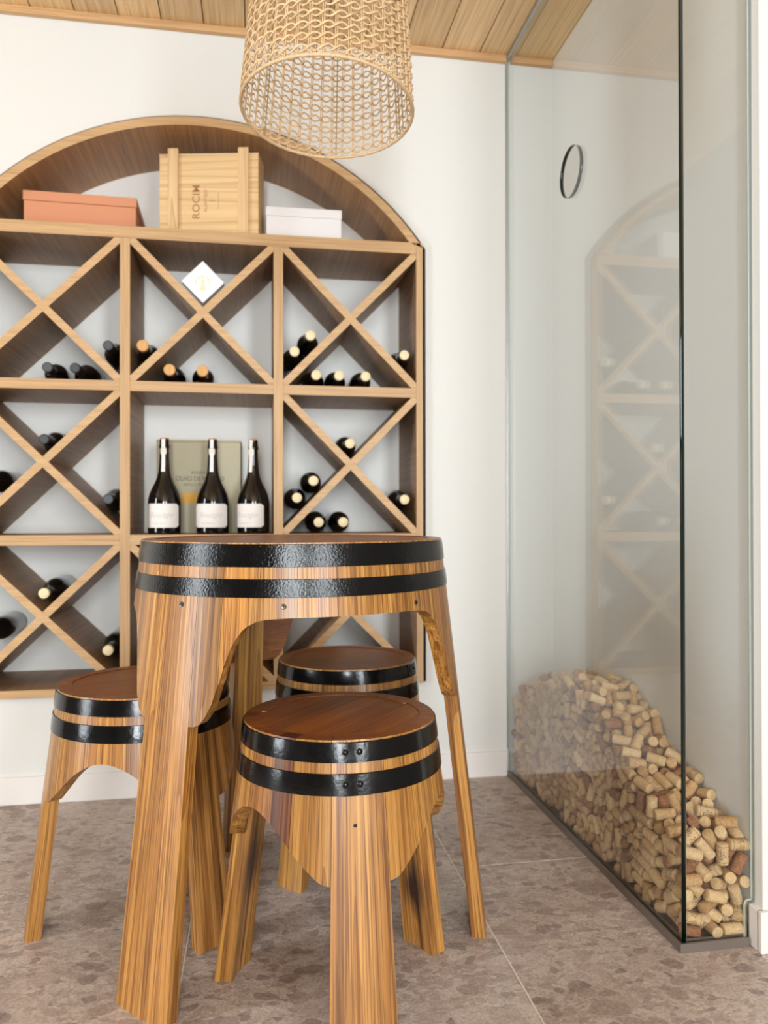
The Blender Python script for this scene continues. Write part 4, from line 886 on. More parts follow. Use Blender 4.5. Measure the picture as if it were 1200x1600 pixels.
12961,-1354,3285,86,19,85,34,0, 12687,-3284,1191,3,-126,-11,2,0, 13135,-5786,3595,34,26,114,36,0, 12660,-4229,2746,84,94,1,-12,1, 12970,-6199,3344,56,62,-89,36,0, 12708,-1787,2383,28,-62,-93,-54,1,
12705,-2685,2609,19,23,-97,76,0, 12616,-1850,525,16,0,58,112,0, 12691,-5319,3040,65,-37,-58,-85,2, 13730,-9658,992,4,-6,-102,-76,0, 12699,-2294,400,8,-1,67,108,0, 12830,70,2044,73,33,-95,-26,1,
13456,-35,2956,38,114,-17,36,1, 13022,-3370,1192,43,-54,77,-74,1, 13464,-9689,1614,35,-43,46,-105,3, 12902,-6510,2819,31,-41,47,106,1, 12843,-3099,1345,121,20,32,5,2, 12703,-7265,1061,61,54,-17,96,1,
12642,-4061,571,22,99,-69,-32,0, 12694,-2816,3384,82,-49,11,83,1, 12865,-7792,1994,24,13,103,-69,0, 12680,-8116,2341,0,-18,-84,94,0, 12866,70,2809,76,47,77,47,0, 13730,-7195,2473,124,13,-2,23,3,
12696,-6781,1824,7,14,-80,97,0, 12863,-8599,240,1,57,-69,-90,0, 13730,-6740,2978,65,-93,-47,-33,2, 12920,-7346,2085,21,-18,82,93,3, 12981,-5759,3407,108,56,-22,-28,1, 12752,-8681,846,112,6,-22,-56,2,
12849,-8604,2185,2,48,-61,-101,1, 12970,-5976,2734,106,29,-27,-57,0, 13437,-687,3216,74,88,-54,-7,1, 12822,-2562,3451,72,24,74,-69,0, 13103,-6314,3123,59,70,-83,28,0, 12743,-4091,240,60,-90,4,-67,3,
13730,-7980,2243,96,38,27,-68,0, 13730,-4758,3879,73,-69,-54,-57,0, 12921,-4696,2279,64,85,63,-29,0, 12738,-3589,3639,55,85,-14,76,0, 12734,-487,1552,59,-41,33,-99,0, 12774,-1119,1535,34,102,-33,60,1,
12722,-1421,983,21,35,-93,76,0, 12690,-5780,3325,23,-74,81,-60,0, 12813,-3637,2075,44,55,97,41,0, 12620,-8008,526,16,98,79,-1,1, 13536,-6448,2484,56,-111,-15,-23,0, 13221,-6886,2872,101,16,63,-42,1,
13113,-3649,3846,60,-104,40,-16,2, 12836,-4840,1698,52,5,53,103,2, 13153,-9424,466,6,91,-20,87,2, 12810,-1248,1777,76,14,-95,-33,1, 12737,-6857,2984,7,-16,43,-118,3, 12721,-2117,2011,29,-55,-100,-48,1,
13730,-8450,2046,63,-103,-32,-20,0, 13010,-4677,4016,49,40,78,77,1, 12808,-38,1257,50,-24,90,-71,1, 12861,-9424,1219,86,15,57,-73,0, 13497,-120,2412,46,17,111,-38,1, 12925,-50,2331,18,45,-81,86,1,
13730,-25,2517,88,88,-18,18,0, 12835,22,2570,85,-39,-84,15,1, 13623,70,2764,92,27,33,76,3, 13202,70,2725,126,0,3,14,0, 13239,-100,2156,69,72,29,73,0, 13727,-46,2056,90,72,-32,42,1,
13190,-53,2389,74,-95,12,40,1, 13628,70,2270,40,-82,-42,77,1, 12735,-200,2226,125,-3,-12,21,0, 12795,70,1626,12,-109,-61,21,1, 13608,-22,1756,31,-79,4,-95,2, 12734,-226,1481,55,32,107,-27,1,
13258,-185,1582,81,-4,8,97,0, 13596,-272,1765,5,108,23,-62,3, 13177,-7,1890,58,77,14,82,1, 13435,-239,1944,76,73,-65,27,3, 13730,-55,1200,55,88,-62,39,1, 12897,70,1010,73,35,27,94,3,
13135,-148,1140,105,-6,23,-67,1, 13625,70,1533,86,-2,-94,1,3, 13158,70,1606,110,-2,63,-3,2, 13633,-178,1438,12,118,-28,-35,3, 13428,-9494,738,48,-72,-11,-92,3, 13607,-9498,429,51,60,-39,-92,1,
13219,-9340,684,62,-37,-69,79,2, 13004,-9534,240,76,-45,78,-47,2, 13605,-9668,240,65,86,26,62,1, 13584,-6301,3048,2,-35,-97,74,1, 13730,-6030,3247,8,-62,-110,-14,0, 13572,-5851,3281,83,14,4,95,2,
13727,-5882,2936,78,98,16,-12,1, 13110,-6100,2965,69,91,-53,-13,1, 13480,-5955,2922,7,1,100,-78,2, 13333,-6284,3033,48,-52,-46,-95,0, 12895,-6092,2295,123,-9,6,-28,3, 13394,-5889,2539,43,-83,42,-75,2,
13631,-5746,2723,89,8,90,6,1, 13284,-5910,2788,87,-84,30,24,3, 13053,-5850,2022,109,25,27,53,0, 13730,-5986,2472,84,90,-24,22,1, 12707,-5778,2322,29,-95,57,54,3, 13222,-5863,2314,81,95,11,-18,2,
13491,-6121,2295,5,-1,51,116,0, 12969,-5751,2454,121,-10,-12,-36,1, 13590,-5642,2491,3,89,8,90,0, 13115,-5111,700,90,6,80,-39,1, 13610,-5130,759,105,48,-43,-30,0, 13068,-5446,717,26,-83,57,73,1,
13730,-5250,943,83,-62,43,59,1, 12984,-5204,912,14,-67,63,-87,1, 13339,-5685,304,11,-53,-84,-79,0, 13626,-5094,240,79,45,-78,-43,0, 12782,-4953,365,123,-32,7,-2,1, 13190,-5236,476,90,88,-15,2,2,
13614,-5352,487,63,98,-15,-47,0, 12981,-5109,387,35,30,35,-113,0, 13448,-5408,685,16,68,7,106,0, 13150,-5532,240,40,-66,-60,-80,2, 13632,-5334,240,9,-89,-11,89,2, 12923,-5468,300,15,28,69,-102,2,
13730,-5849,2015,66,107,12,-7,3, 13207,-5882,1818,50,102,37,-43,2, 13451,-5862,2031,109,27,-39,45,2, 12849,-5667,1785,57,56,-77,61,0, 13565,-5795,2244,31,24,-85,-86,0, 12823,-5759,2097,102,71,20,-15,1,
12832,-5800,1271,39,-32,-106,-49,0, 12981,-5704,1447,5,-4,55,-114,1, 13603,-5361,1624,98,-41,69,11,0, 13095,-5451,1548,82,-34,88,-21,0, 13730,-5413,1922,8,13,-109,64,0, 12715,-5921,1530,75,90,27,-41,2,
13165,-5656,1661,19,102,21,70,1, 13051,-5919,998,68,-15,106,-1,0, 13593,-5980,1129,91,36,80,10,0, 13052,-6159,983,13,94,26,80,2, 13704,-5889,1455,112,-23,-2,-55,1, 13165,-5944,1266,15,-25,116,-43,0,
13610,-5709,1760,35,-96,-33,68,3, 13343,-5789,852,25,-48,85,77,1, 12780,-5960,858,63,-29,92,54,1, 13605,-5606,942,33,-104,36,-55,0, 12910,-5529,879,93,35,66,-42,0, 13730,-5743,1167,17,90,-86,16,3,
13528,-5441,2088,86,-46,-65,-50,0, 12925,-5333,2122,12,-7,126,-12,0, 13221,-5521,1884,87,3,58,-71,0, 13730,-5439,2260,62,65,65,-62,0, 13018,-5561,2157,97,22,-39,-69,0, 13375,-5478,2301,0,-25,-27,-122,1,
13149,-4956,1654,70,-79,-31,63,1, 13615,-5044,1926,73,57,56,67,1, 13281,-5036,1881,88,-92,2,-4,0, 13500,-5376,1858,66,81,-59,43,1, 13038,-5204,1776,12,26,-112,52,1, 13290,-5665,1340,66,74,-32,73,3,
13611,-5640,1514,65,50,-97,4,0, 13056,-5349,1305,61,-68,75,-46,0, 13518,-5251,1424,26,-77,-27,-94,0, 12707,-5465,1478,47,65,-92,34,1, 13225,-5150,1431,16,84,81,47,1, 13459,-5171,1665,31,45,76,86,3,
13433,-5354,970,46,-40,39,-104,0, 13082,-5481,1094,81,52,-56,-61,2, 13730,-5330,1169,62,-46,-60,-81,1, 12805,-5248,1160,20,-89,-20,-86,0, 13196,-5714,1119,26,77,-15,-96,0, 13601,-5472,1343,102,-49,46,-34,2,
12802,-5138,1417,35,-100,-51,49,1, 13092,-5658,480,89,-90,7,-8,0, 13730,-5707,572,80,83,38,-37,0, 12834,-5545,579,77,40,65,-66,0, 13317,-5751,592,81,-93,28,14,0, 13530,-5750,703,66,-64,61,63,1,
13074,-5902,719,85,89,12,-30,0, 12952,-5949,240,43,88,16,-79,0, 13633,-5897,240,52,73,53,73,1, 12999,-5985,473,32,98,22,71,1, 13610,-5670,345,87,4,-56,74,2, 13026,-6648,3006,51,79,53,67,1,
13167,-5487,3293,75,78,27,60,0, 13592,-5617,3403,2,-100,20,76,2, 13133,-5881,3242,23,68,46,94,0, 13493,-5041,3317,35,86,-79,36,3, 12874,-5520,3458,89,-25,72,49,2, 13531,-5245,3477,111,-54,16,24,0,
13606,-5518,2968,92,-27,80,25,1, 13252,-5609,3051,54,52,-82,63,2, 13581,-5246,3045,107,43,-47,24,3, 13174,-5248,3091,8,-92,-48,72,0, 13730,-5420,3235,80,-64,47,59,0, 13264,-5451,2833,43,43,86,-71,2,
13488,-5400,2758,50,65,78,-58,1, 12719,-5105,2674,39,43,75,-84,0, 12831,-5171,2896,0,-37,79,93,1, 13730,-5411,2746,79,-73,46,49,0, 12958,-5541,3020,113,12,-40,-40,1, 12921,-5391,2486,39,40,75,-86,0,
13158,-5345,2183,121,30,-5,-23,0, 13115,-5256,2623,115,-7,-40,37,0, 13272,-5102,2337,84,86,40,2,1, 13132,-5518,2609,5,120,6,41,3, 13573,-5310,2532,34,-58,77,-75,3, 13065,-4470,471,63,-86,13,-68,2,
13608,-4855,741,55,-99,35,-46,0, 13268,-4586,595,13,84,83,-45,3, 13351,-4839,620,65,-92,48,-33,2, 13057,-4674,692,111,-59,8,-14,0, 13461,-4666,794,73,72,-19,-72,3, 13276,-5023,240,39,-47,77,81,0,
13616,-4794,240,62,-76,-48,65,2, 13050,-4736,309,99,53,-48,-34,1, 13478,-5024,490,106,57,-6,-40,1, 13356,-5400,3855,3,-89,59,-69,0, 13655,-5426,3649,89,-86,25,-12,0, 13304,-5534,3623,49,-114,28,4,0,
13205,-5270,3681,84,-13,-78,53,0, 13034,-6198,2625,104,29,-62,-22,0, 13606,-6282,2798,55,95,-48,-43,3, 13277,-6346,2706,114,-43,-33,16,0, 13275,-6617,2736,21,41,9,118,1, 13614,-6774,2642,65,75,48,62,3,
12687,-6319,2433,30,50,94,-62,0, 13730,-6428,2626,71,54,55,-72,0, 13036,-6297,2392,22,46,36,-111,0, 13398,-6188,2535,45,84,-83,0,3, 13095,-6083,1971,68,48,62,73,1, 13730,-6239,2204,10,-11,-91,-88,1,
13120,-6370,2107,19,55,-2,113,0, 12948,-6475,2241,101,52,57,3,2, 12842,-6120,1687,33,86,-68,55,3, 13470,-5933,1697,108,27,52,34,1, 13157,-6346,1825,55,-107,13,38,2, 13403,-6267,1771,81,41,76,-47,0,
12732,-6142,1944,16,-28,104,-65,0, 13429,-6366,2017,81,-83,-45,27,1, 13595,-6203,1959,9,-72,57,87,0, 13637,-4469,2092,71,-26,82,61,0, 12793,-5041,1964,45,-118,13,-6,1, 13062,-4660,1896,116,15,-49,0,1,
13730,-4789,2192,44,-29,63,97,0, 13282,-4670,2017,102,-23,-43,58,1, 13388,-4799,1371,23,63,27,-105,1, 13520,-4705,1770,52,49,70,-78,2, 13356,-4670,1590,65,-94,54,7,1, 13730,-4654,1890,49,44,-72,81,3,
12951,-4645,1527,116,5,52,7,0, 13500,-4357,1926,106,1,-57,42,0, 13490,-5088,1194,50,79,76,-40,0, 12952,-4795,1124,96,-81,-1,-21,0, 13177,-4959,1190,75,-91,44,-17,0, 13730,-4818,1425,65,58,61,-69,0,
13022,-4835,1368,67,82,16,-69,1, 13730,-4758,1660,26,-29,90,81,1, 12904,-4746,869,71,105,6,-3,0, 13730,-4677,1072,3,47,118,-7,0, 13118,-4854,952,96,-82,14,1,0, 13661,-4907,1092,21,-24,3,-123,1,
12712,-4799,1175,20,-35,110,50,0, 13302,-5109,1014,54,-93,67,7,1, 13519,-4770,2979,52,4,-86,78,0, 12839,-4810,3305,67,-17,81,-69,0, 13207,-5009,2949,17,47,-97,65,1, 13730,-4744,3293,1,-51,116,2,0,
13375,-4831,3214,82,38,-79,41,3, 13730,-4984,3291,51,1,-2,116,2, 13034,-5123,3292,90,72,-29,-45,0, 13081,-5021,2688,10,-86,-14,92,1, 13730,-4821,2851,45,22,50,-105,1, 12706,-4972,3182,95,40,-18,72,0,
13008,-4788,2734,69,53,-25,-89,2, 13348,-4686,2831,56,86,53,-53,0, 12946,-4912,3065,35,12,92,-79,1, 13029,-4570,2842,55,59,-63,-76,1, 12988,-5071,2362,58,0,7,113,1, 13507,-4579,2431,43,59,-87,-56,0,
13223,-4704,2475,74,5,43,94,0, 13441,-4824,2576,47,112,-23,-31,1, 13011,-4554,2575,45,-86,-15,-80,2, 13546,-5043,2730,49,68,-64,-71,1, 13440,-4801,2148,19,9,-49,-115,1, 13110,-4922,2059,45,60,35,97,2,
13547,-5012,2265,16,-18,-61,-109,3, 12793,-4930,2377,42,116,-1,-31,0, 13730,-4981,2517,14,-12,80,97,0, 13620,-6425,1377,31,-49,-9,-112,0, 13033,-6368,1535,85,-59,61,-42,0, 13522,-6195,1531,68,86,20,-61,0,
13026,-6110,1462,117,-42,21,-15,3, 13730,-6315,1727,13,13,90,-88,3, 12915,-6500,1252,22,-20,96,78,3, 13604,-6564,1049,50,-25,-90,69,1, 13161,-6345,1275,65,-101,39,14,1, 13637,-6240,1219,42,89,-79,-10,1,
13400,-6127,1329,82,97,-1,3,3, 13056,-6301,786,3,-59,38,-106,0, 13730,-6130,907,95,84,-4,5,3, 13159,-6637,900,14,99,57,-53,1, 13427,-6220,891,42,107,-46,30,0, 12697,-6437,912,91,59,40,-53,0,
12939,-6519,1011,34,39,-71,91,3, 13352,-6464,1113,115,45,-17,24,3, 13610,-6026,443,90,11,-82,-36,0, 12756,-6305,551,1,29,109,59,2, 13138,-6262,422,48,42,108,19,3, 13606,-6273,430,55,-48,91,-49,1,
13274,-6202,636,66,-64,-56,-67,1, 13623,-6101,671,81,36,86,27,3, 13190,-4318,240,39,38,-81,81,2, 13644,-4188,240,84,58,-68,32,1, 12759,-4510,240,61,-12,-89,-66,0, 13527,-4530,240,77,29,-85,-46,1,
12933,-4391,664,91,80,-17,-34,0, 12862,-4267,365,26,69,102,19,0, 13090,-4997,3850,75,-53,31,82,0, 13416,-4833,3994,1,107,5,68,2, 13272,-5155,3422,105,-70,1,9,3, 13042,-4839,3667,101,-32,-58,-39,2,
13167,-4598,3096,30,-25,104,62,1, 13730,-4805,3633,40,42,-81,78,1, 12910,-5038,3550,53,-11,-91,-70,2, 13196,-4532,3330,94,47,-53,-48,1, 13488,-4775,3663,39,88,76,-31,2, 13286,-4737,3420,82,23,-93,16,1,
13294,-4879,3772,76,-26,-67,-72,1, 13195,-6574,240,41,-64,63,-80,0, 13425,-6249,240,48,-48,76,76,1, 12904,-6382,336,67,11,-59,89,3, 12956,-7045,2950,88,-33,60,61,2, 13037,-6816,2541,84,76,-13,56,1,
13608,-6950,2813,96,-32,-61,-46,0, 13568,-7332,2779,83,-31,79,-46,0, 13465,-6794,2293,10,91,85,-24,0, 13019,-7020,2240,20,-105,-31,61,0, 13373,-7038,2390,44,12,102,-60,3, 12870,-6934,2415,5,-17,65,-108,3,
13495,-7006,2597,52,8,114,18,0, 12972,-7300,2682,60,-96,-44,-37,0, 13457,-4231,1509,89,68,-48,36,1, 12759,-4240,1647,44,78,38,81,0, 13113,-4270,1669,54,111,28,-2,0, 13730,-4275,1603,24,-34,97,70,1,
12751,-4021,1746,69,-54,65,-65,3, 13339,-4322,1750,85,-92,21,-12,2, 13730,-3917,1830,14,41,113,-40,0, 13218,-4432,1350,69,-49,83,45,0, 13608,-4211,1292,43,-93,-42,62,0, 12984,-4337,1369,90,45,-57,52,1,
13608,-4470,1358,7,-73,8,-104,0, 13143,-4082,1516,92,-10,-87,-7,0, 13238,-4188,874,95,-66,52,-7,0, 13627,-4296,889,52,10,102,-53,0, 12902,-4227,1118,68,-77,66,35,1, 13117,-4370,1091,32,-58,-63,-89,1,
13362,-4383,979,56,1,40,107,3, 13365,-4692,1110,25,98,-45,62,3, 13611,-4460,1094,74,-4,86,57,0, 13525,-4554,488,41,22,-92,-74,0, 12882,-4244,875,59,-63,-77,-53,1, 13097,-4106,578,36,0,-21,-120,1,
13612,-4316,604,95,48,-31,-62,1, 13332,-4237,535,18,78,97,15,1, 13607,-4095,718,14,-100,-31,70,0, 12682,-4242,1016,38,-35,78,86,1, 13155,-4113,2725,84,29,90,-12,0, 13508,-4166,2764,31,42,53,-103,3,
13012,-4339,2756,111,7,59,19,1, 13486,-4246,3126,17,112,29,48,1, 12855,-4198,2937,76,-76,-33,-59,1, 13513,-4509,3202,30,-2,-123,-13,0, 13606,-4250,2555,32,-85,-62,64,0, 12692,-4320,2498,46,54,-76,73,0,
13010,-4265,2444,102,-34,-50,-47,0, 13616,-4463,2666,55,-70,49,-77,2, 13270,-4208,2464,47,35,88,-71,0, 13730,-4366,2903,23,-29,-95,-75,1, 13273,-4248,2218,77,86,-39,35,1, 13730,-4288,2349,40,-44,84,75,1,
13031,-3977,2325,47,20,-107,45,0, 13621,-3901,2488,76,76,-68,-1,0, 13014,-4427,1828,59,46,-103,4,2, 13609,-3880,2170,19,57,-9,111,0, 12985,-4380,2111,62,-96,20,50,1, 13575,-4083,1953,86,-16,-91,-10,1,
13161,-4125,2006,87,-25,-77,-45,0, 13515,-4228,2236,83,68,38,-55,0, 13174,-3839,240,60,55,71,-67,0, 13419,-3899,240,60,-55,-71,-67,3, 13312,-3902,457,14,-28,87,87,0, 13622,-3801,380,12,-9,-78,99,3,
12979,-4168,3814,29,-98,-2,75,1, 13730,-4309,3810,96,-83,1,1,0, 12903,-4360,3940,18,90,-64,60,1, 13510,-4098,3516,8,112,42,-40,1, 13336,-4438,3560,59,-6,56,-97,0, 13329,-4077,3679,26,-4,-110,57,0,
13098,-4485,3621,81,-87,2,43,1, 13487,-4302,3707,43,-48,-15,108,1, 12677,-4230,3113,13,21,-113,-52,1, 13276,-4161,2965,43,-53,88,62,3, 13730,-4373,3480,40,-43,-82,-77,1, 12843,-4512,3256,108,1,-48,-45,0,
13038,-4225,3096,62,82,39,-64,2, 13419,-3865,3538,22,-70,-11,-103,1, 12822,-4658,3503,69,63,-31,-80,3, 13081,-4289,3334,107,7,-68,2,2, 13235,-7140,2052,73,26,46,89,1, 13730,-6694,2174,20,26,97,-76,0,
12966,-6814,2048,10,8,-118,46,0, 13730,-6814,2391,88,-69,-37,-48,0, 12804,-6928,2673,9,109,24,-60,0, 13201,-6790,2217,16,57,105,-40,2, 13002,-6939,1650,67,-4,93,-56,3, 13424,-7030,1711,89,-65,11,-62,0,
13156,-6741,1875,100,-44,7,-63,2, 13464,-6691,1708,92,-58,65,-7,3, 12740,-6707,2174,32,122,11,-12,1, 13406,-6579,2203,38,109,-50,-16,3, 13618,-6667,1946,80,41,-84,31,1, 13606,-6718,1249,36,-93,2,-79,2,
13275,-6569,1561,67,3,49,96,3, 13628,-6643,1479,85,20,-91,-17,0, 13026,-6610,1618,10,-72,-95,43,3, 13730,-6943,1650,90,69,-35,45,0, 12894,-6518,1865,55,-114,5,2,3, 13092,-6827,1088,94,35,-70,-35,0,
13581,-6824,823,65,-47,-62,76,0, 13083,-7087,1150,6,71,10,-105,0, 13606,-6875,1061,97,44,-69,-3,3, 13226,-6831,1322,49,82,-20,81,2, 13207,-3618,1356,95,-41,-74,4,0, 13565,-3920,1349,82,-47,-84,7,3,
13158,-3841,1512,80,-25,-95,5,3, 13617,-3802,1555,82,-22,86,-39,0, 13147,-3615,1603,87,9,92,-1,0, 13490,-3723,1786,92,71,31,-40,2, 13618,-3985,1113,54,67,-60,-71,0, 13110,-3786,1216,48,49,-64,-85,1,
13641,-3587,1106,1,-66,101,-40,1, 13164,-4052,1277,86,40,85,7,2, 13730,-3700,1322,4,12,119,-42,1, 12808,-4014,1386,65,15,-30,104,0, 13085,-3803,859,100,64,31,-34,1, 13468,-3590,915,19,-5,119,-40,3,
12903,-3769,1017,23,3,-84,92,3, 13264,-3704,993,93,-30,-61,-55,3, 13607,-3899,879,90,-48,74,-17,1, 13008,-3779,438,120,16,35,-13,0, 13730,-3757,605,18,-18,-89,-87,2, 12808,-3909,480,37,79,-42,82,3,
13491,-3743,582,93,70,29,-42,0, 12873,-3742,674,51,-113,-26,-14,0, 13275,-3747,694,62,77,50,-62,0, 12712,-3831,2983,72,-46,-32,-88,1, 12983,-3844,2958,20,-19,-22,122,1, 13312,-3768,3093,37,-64,-99,29,0,
12925,-3661,3258,100,71,-23,-24,1, 13402,-4005,3144,8,49,-8,-117,0, 13063,-3425,3423,32,-106,-24,-57,1, 13286,-3769,2450,39,-83,25,85,2, 13730,-3738,2835,43,72,82,-49,1, 12906,-3818,2563,93,-74,30,33,0,
13503,-3759,2914,51,-22,52,101,0, 13183,-3743,2693,45,-64,54,85,0, 13730,-3903,3019,65,108,14,-8,1, 13475,-3534,2249,43,-65,-74,-67,1, 13278,-3349,2431,39,48,79,78,1, 13595,-3472,2452,74,31,-69,70,1,
12962,-3746,2229,15,87,-80,44,0, 13369,-3565,2676,72,1,48,-93,1, 13612,-3468,2722,24,45,-54,-103,0, 12800,-3839,1944,17,65,2,-108,0, 13097,-3820,1788,20,26,-100,71,0, 13635,-3599,2001,89,-10,89,-10,3,
12722,-4099,1971,56,83,-53,-56,0, 13283,-3755,1972,20,-22,-76,-98,0, 13730,-3556,2267,57,-112,-15,-7,3, 13234,-3791,2206,13,12,-84,-94,1, 12924,-6599,636,110,-50,-6,-37,3, 13347,-6841,604,67,-105,27,-1,2,
12871,-6833,798,70,-49,-18,93,0, 13617,-6403,635,78,32,82,48,1, 13029,-6986,916,95,-10,-69,48,0, 13614,-6571,808,27,93,-9,-82,3, 13613,-6572,458,8,78,6,100,2, 13081,-6755,359,12,-56,-1,-113,0,
13605,-6851,446,60,-27,-104,31,0, 13189,-6530,595,47,-40,-111,6,0, 13577,-7047,581,101,6,65,40,0, 13004,-7013,240,89,-42,79,-12,1, 13730,-6698,240,50,50,75,-75,0, 13353,-6976,240,88,-83,-34,-16,2,
13728,-7529,2512,68,8,-13,106,1, 13225,-3300,420,58,103,45,4,1, 13730,-3142,335,33,-60,-93,-51,3, 13103,-3536,437,41,-53,-107,5,0, 13490,-3141,325,105,63,18,-29,1, 12818,-3380,514,1,63,34,-105,1,
12777,-3242,240,51,-83,35,74,1, 13137,-3165,240,43,-90,4,-79,1, 13495,-3492,240,3,80,40,90,1, 13218,-3681,3566,0,45,105,56,0, 13613,-3405,3680,100,58,19,49,0, 13242,-3331,3616,70,-97,-34,25,0,
12902,-4064,3550,82,-58,-78,-6,0, 13024,-3941,3725,17,-85,22,90,0, 13730,-4212,3226,84,-86,29,28,1, 13087,-3793,3397,102,7,-52,54,0, 13660,-3813,3367,11,29,-106,-63,1, 13046,-4052,3347,46,57,31,99,3,
13608,-3580,3508,11,-74,22,-100,1, 12818,-7480,2531,57,-24,89,-67,0, 12951,-7791,2307,98,-12,78,-13,3, 13280,-7329,2409,109,-60,-18,16,0, 13625,-7444,1965,48,-71,52,-78,3, 13155,-7485,2169,9,-116,-30,-41,0,
13606,-7592,2156,48,-69,57,-76,1, 13054,-7284,2309,109,0,-47,45,1, 13582,-7258,2138,34,80,5,-93,1, 13606,-7653,1848,2,61,13,-110,0, 13517,-7085,1967,59,103,-33,-32,0, 13094,-7665,2019,31,-123,2,-12,1,
13259,-7326,1419,11,17,-114,-52,1, 13730,-7257,1771,122,-16,-4,-29,0, 13107,-7347,1639,73,93,-41,-21,2, 13502,-7457,1686,50,69,80,-51,1, 12984,-7259,1860,84,-91,-1,29,0, 13273,-7482,1763,51,116,-7,-5,0,
13631,-3041,1594,38,80,-41,-81,2, 12707,-3348,1871,61,16,55,-96,0, 13034,-3186,1607,33,-24,-70,-98,1, 13564,-3241,1936,73,-103,-1,11,0, 12804,-3218,2051,18,50,-50,104,1, 12933,-3273,1808,27,-21,-71,-100,1,
13327,-3278,1929,43,38,-58,97,1, 13293,-3091,1375,32,99,-67,27,0, 13730,-3507,1745,53,62,-74,64,1, 13407,-3467,1432,73,78,25,63,0, 13507,-3310,1597,20,-59,108,24,0, 13264,-3300,1650,94,40,-39,64,1,
12901,-3432,851,12,-2,-119,44,1, 13605,-3368,905,86,-22,67,-61,1, 12859,-3566,1388,38,79,60,-69,1, 13061,-3181,1045,51,-53,70,-77,1, 13481,-3294,1130,69,-86,50,-37,0, 13133,-2995,1185,30,88,58,63,0,
13730,-3348,1413,2,-14,-125,-19,0, 13512,-3392,575,21,-76,-3,100,3, 12705,-3258,733,17,-7,120,37,1, 13039,-3301,695,108,-60,-19,24,1, 13608,-3073,566,17,82,48,82,0, 13253,-3272,800,36,27,64,-100,3,
13730,-3148,769,94,-64,-32,-47,2, 13106,-2972,2997,93,20,71,-45,1, 13384,-3513,3163,56,56,86,49,1, 12994,-3157,3220,28,48,80,-82,2, 13605,-3373,3366,60,-79,-61,52,1, 12877,-3274,3562,13,48,113,31,0,
13730,-3026,3624,44,32,-68,93,1, 13447,-3056,2927,65,-35,-87,-56,0, 12891,-3410,2972,90,-67,-54,26,0, 13730,-3388,3144,80,98,0,0,0, 12892,-3118,2993,78,-78,-27,57,0, 13289,-3256,3116,37,-40,-93,67,1,
12704,-3441,2402,45,25,-11,-116,0, 13090,-2995,2379,15,87,0,91,3, 13532,-3069,2689,42,-3,-110,47,0, 13131,-3273,2630,59,-103,43,13,1, 13279,-3210,2809,49,-82,65,53,1, 12898,-3265,2738,58,-24,86,69,0,
13092,-3417,1946,49,66,-79,55,1, 13424,-3104,2105,69,40,62,-77,3, 13136,-3409,2202,87,-58,72,-3,0, 13701,-3145,2381,14,121,35,-13,0, 13077,-3134,2168,46,-12,-45,109,2, 13730,-3269,2826,12,-121,-38,-4,2,
13730,-7072,997,4,0,11,-126,3, 12696,-7361,1416,95,-58,2,-61,2, 12918,-7422,1310,52,-54,-31,-98,0, 13614,-7241,1404,102,19,-64,37,3, 13008,-6939,1385,24,74,-45,90,3, 13185,-7492,1260,9,-98,-62,-51,1,
13606,-6967,1418,85,70,-37,-50,1, 12861,-7124,1589,58,82,-6,77,1, 13030,-7329,815,37,-17,57,106,0, 13487,-7518,891,97,-20,25,76,0, 13248,-7352,925,11,27,109,-58,1, 13623,-7339,1160,77,43,84,36,2,
13031,-7421,1073,107,-68,-5,-7,0, 13084,-7056,598,10,-22,119,37,0, 13303,-7317,517,74,-95,-39,-14,2, 12823,-7158,519,8,-17,-101,-75,1, 13425,-7257,716,60,-81,4,78,0, 12815,-7189,783,91,53,-52,49,0,
13607,-7265,905,42,101,1,65,2, 13135,-7334,240,86,-4,-90,-25,2, 13730,-7173,240,89,89,12,-12,1, 13065,-7387,485,36,62,94,-47,1, 13564,-7275,414,11,-105,-44,54,0, 12761,-2946,816,49,-73,16,90,0,
13730,-2624,720,122,35,1,-3,1, 13198,-2703,939,79,22,56,-79,1, 12759,-2763,1092,34,48,-88,-71,0, 13036,-2842,467,79,52,68,50,0, 13486,-2858,590,24,52,17,112,1, 12960,-3066,533,8,64,11,109,1,
13180,-2821,724,32,55,-84,-71,2, 12988,-2852,896,72,10,85,-60,0, 13201,-2558,597,18,48,-48,-106,2, 13419,-3044,3766,22,-76,-12,-98,0, 13141,-2896,240,64,-85,30,-63,1, 13730,-2778,335,0,109,-65,0,0,
13030,-2958,3485,70,17,70,-78,2, 13307,-3135,3404,48,8,-116,-13,1, 13129,-2796,3643,23,-97,36,-70,1, 13479,-2739,2099,109,-7,55,35,0, 12743,-2984,2329,66,63,-62,63,1, 13139,-2641,2013,40,96,-2,-73,1,
13556,-2938,2301,8,-93,-18,-85,0, 12920,-3311,2500,41,-41,-81,-79,0, 13018,-2763,2230,86,-17,-70,-60,1, 13314,-2631,2305,72,-97,-26,28,1, 13144,-2625,1772,11,90,34,-82,1, 13630,-2918,1800,11,-87,-13,91,0,
13235,-2945,1819,34,59,106,-17,3, 13730,-2887,2037,99,79,4,-5,1, 12913,-2951,2006,15,-107,67,0,0, 13082,-2444,1328,80,84,-49,-18,1, 13635,-3046,1354,78,-45,78,-45,0, 13157,-2553,1539,82,38,-76,-47,0,
13629,-2833,1475,50,-76,-53,71,0, 13190,-2795,1593,53,-65,17,-94,0, 13611,-2688,1736,58,61,-47,-83,1, 13492,-2981,877,78,99,13,-11,2, 13155,-2523,1103,29,81,-62,-70,1, 13730,-2911,1156,61,-34,-52,-92,1,
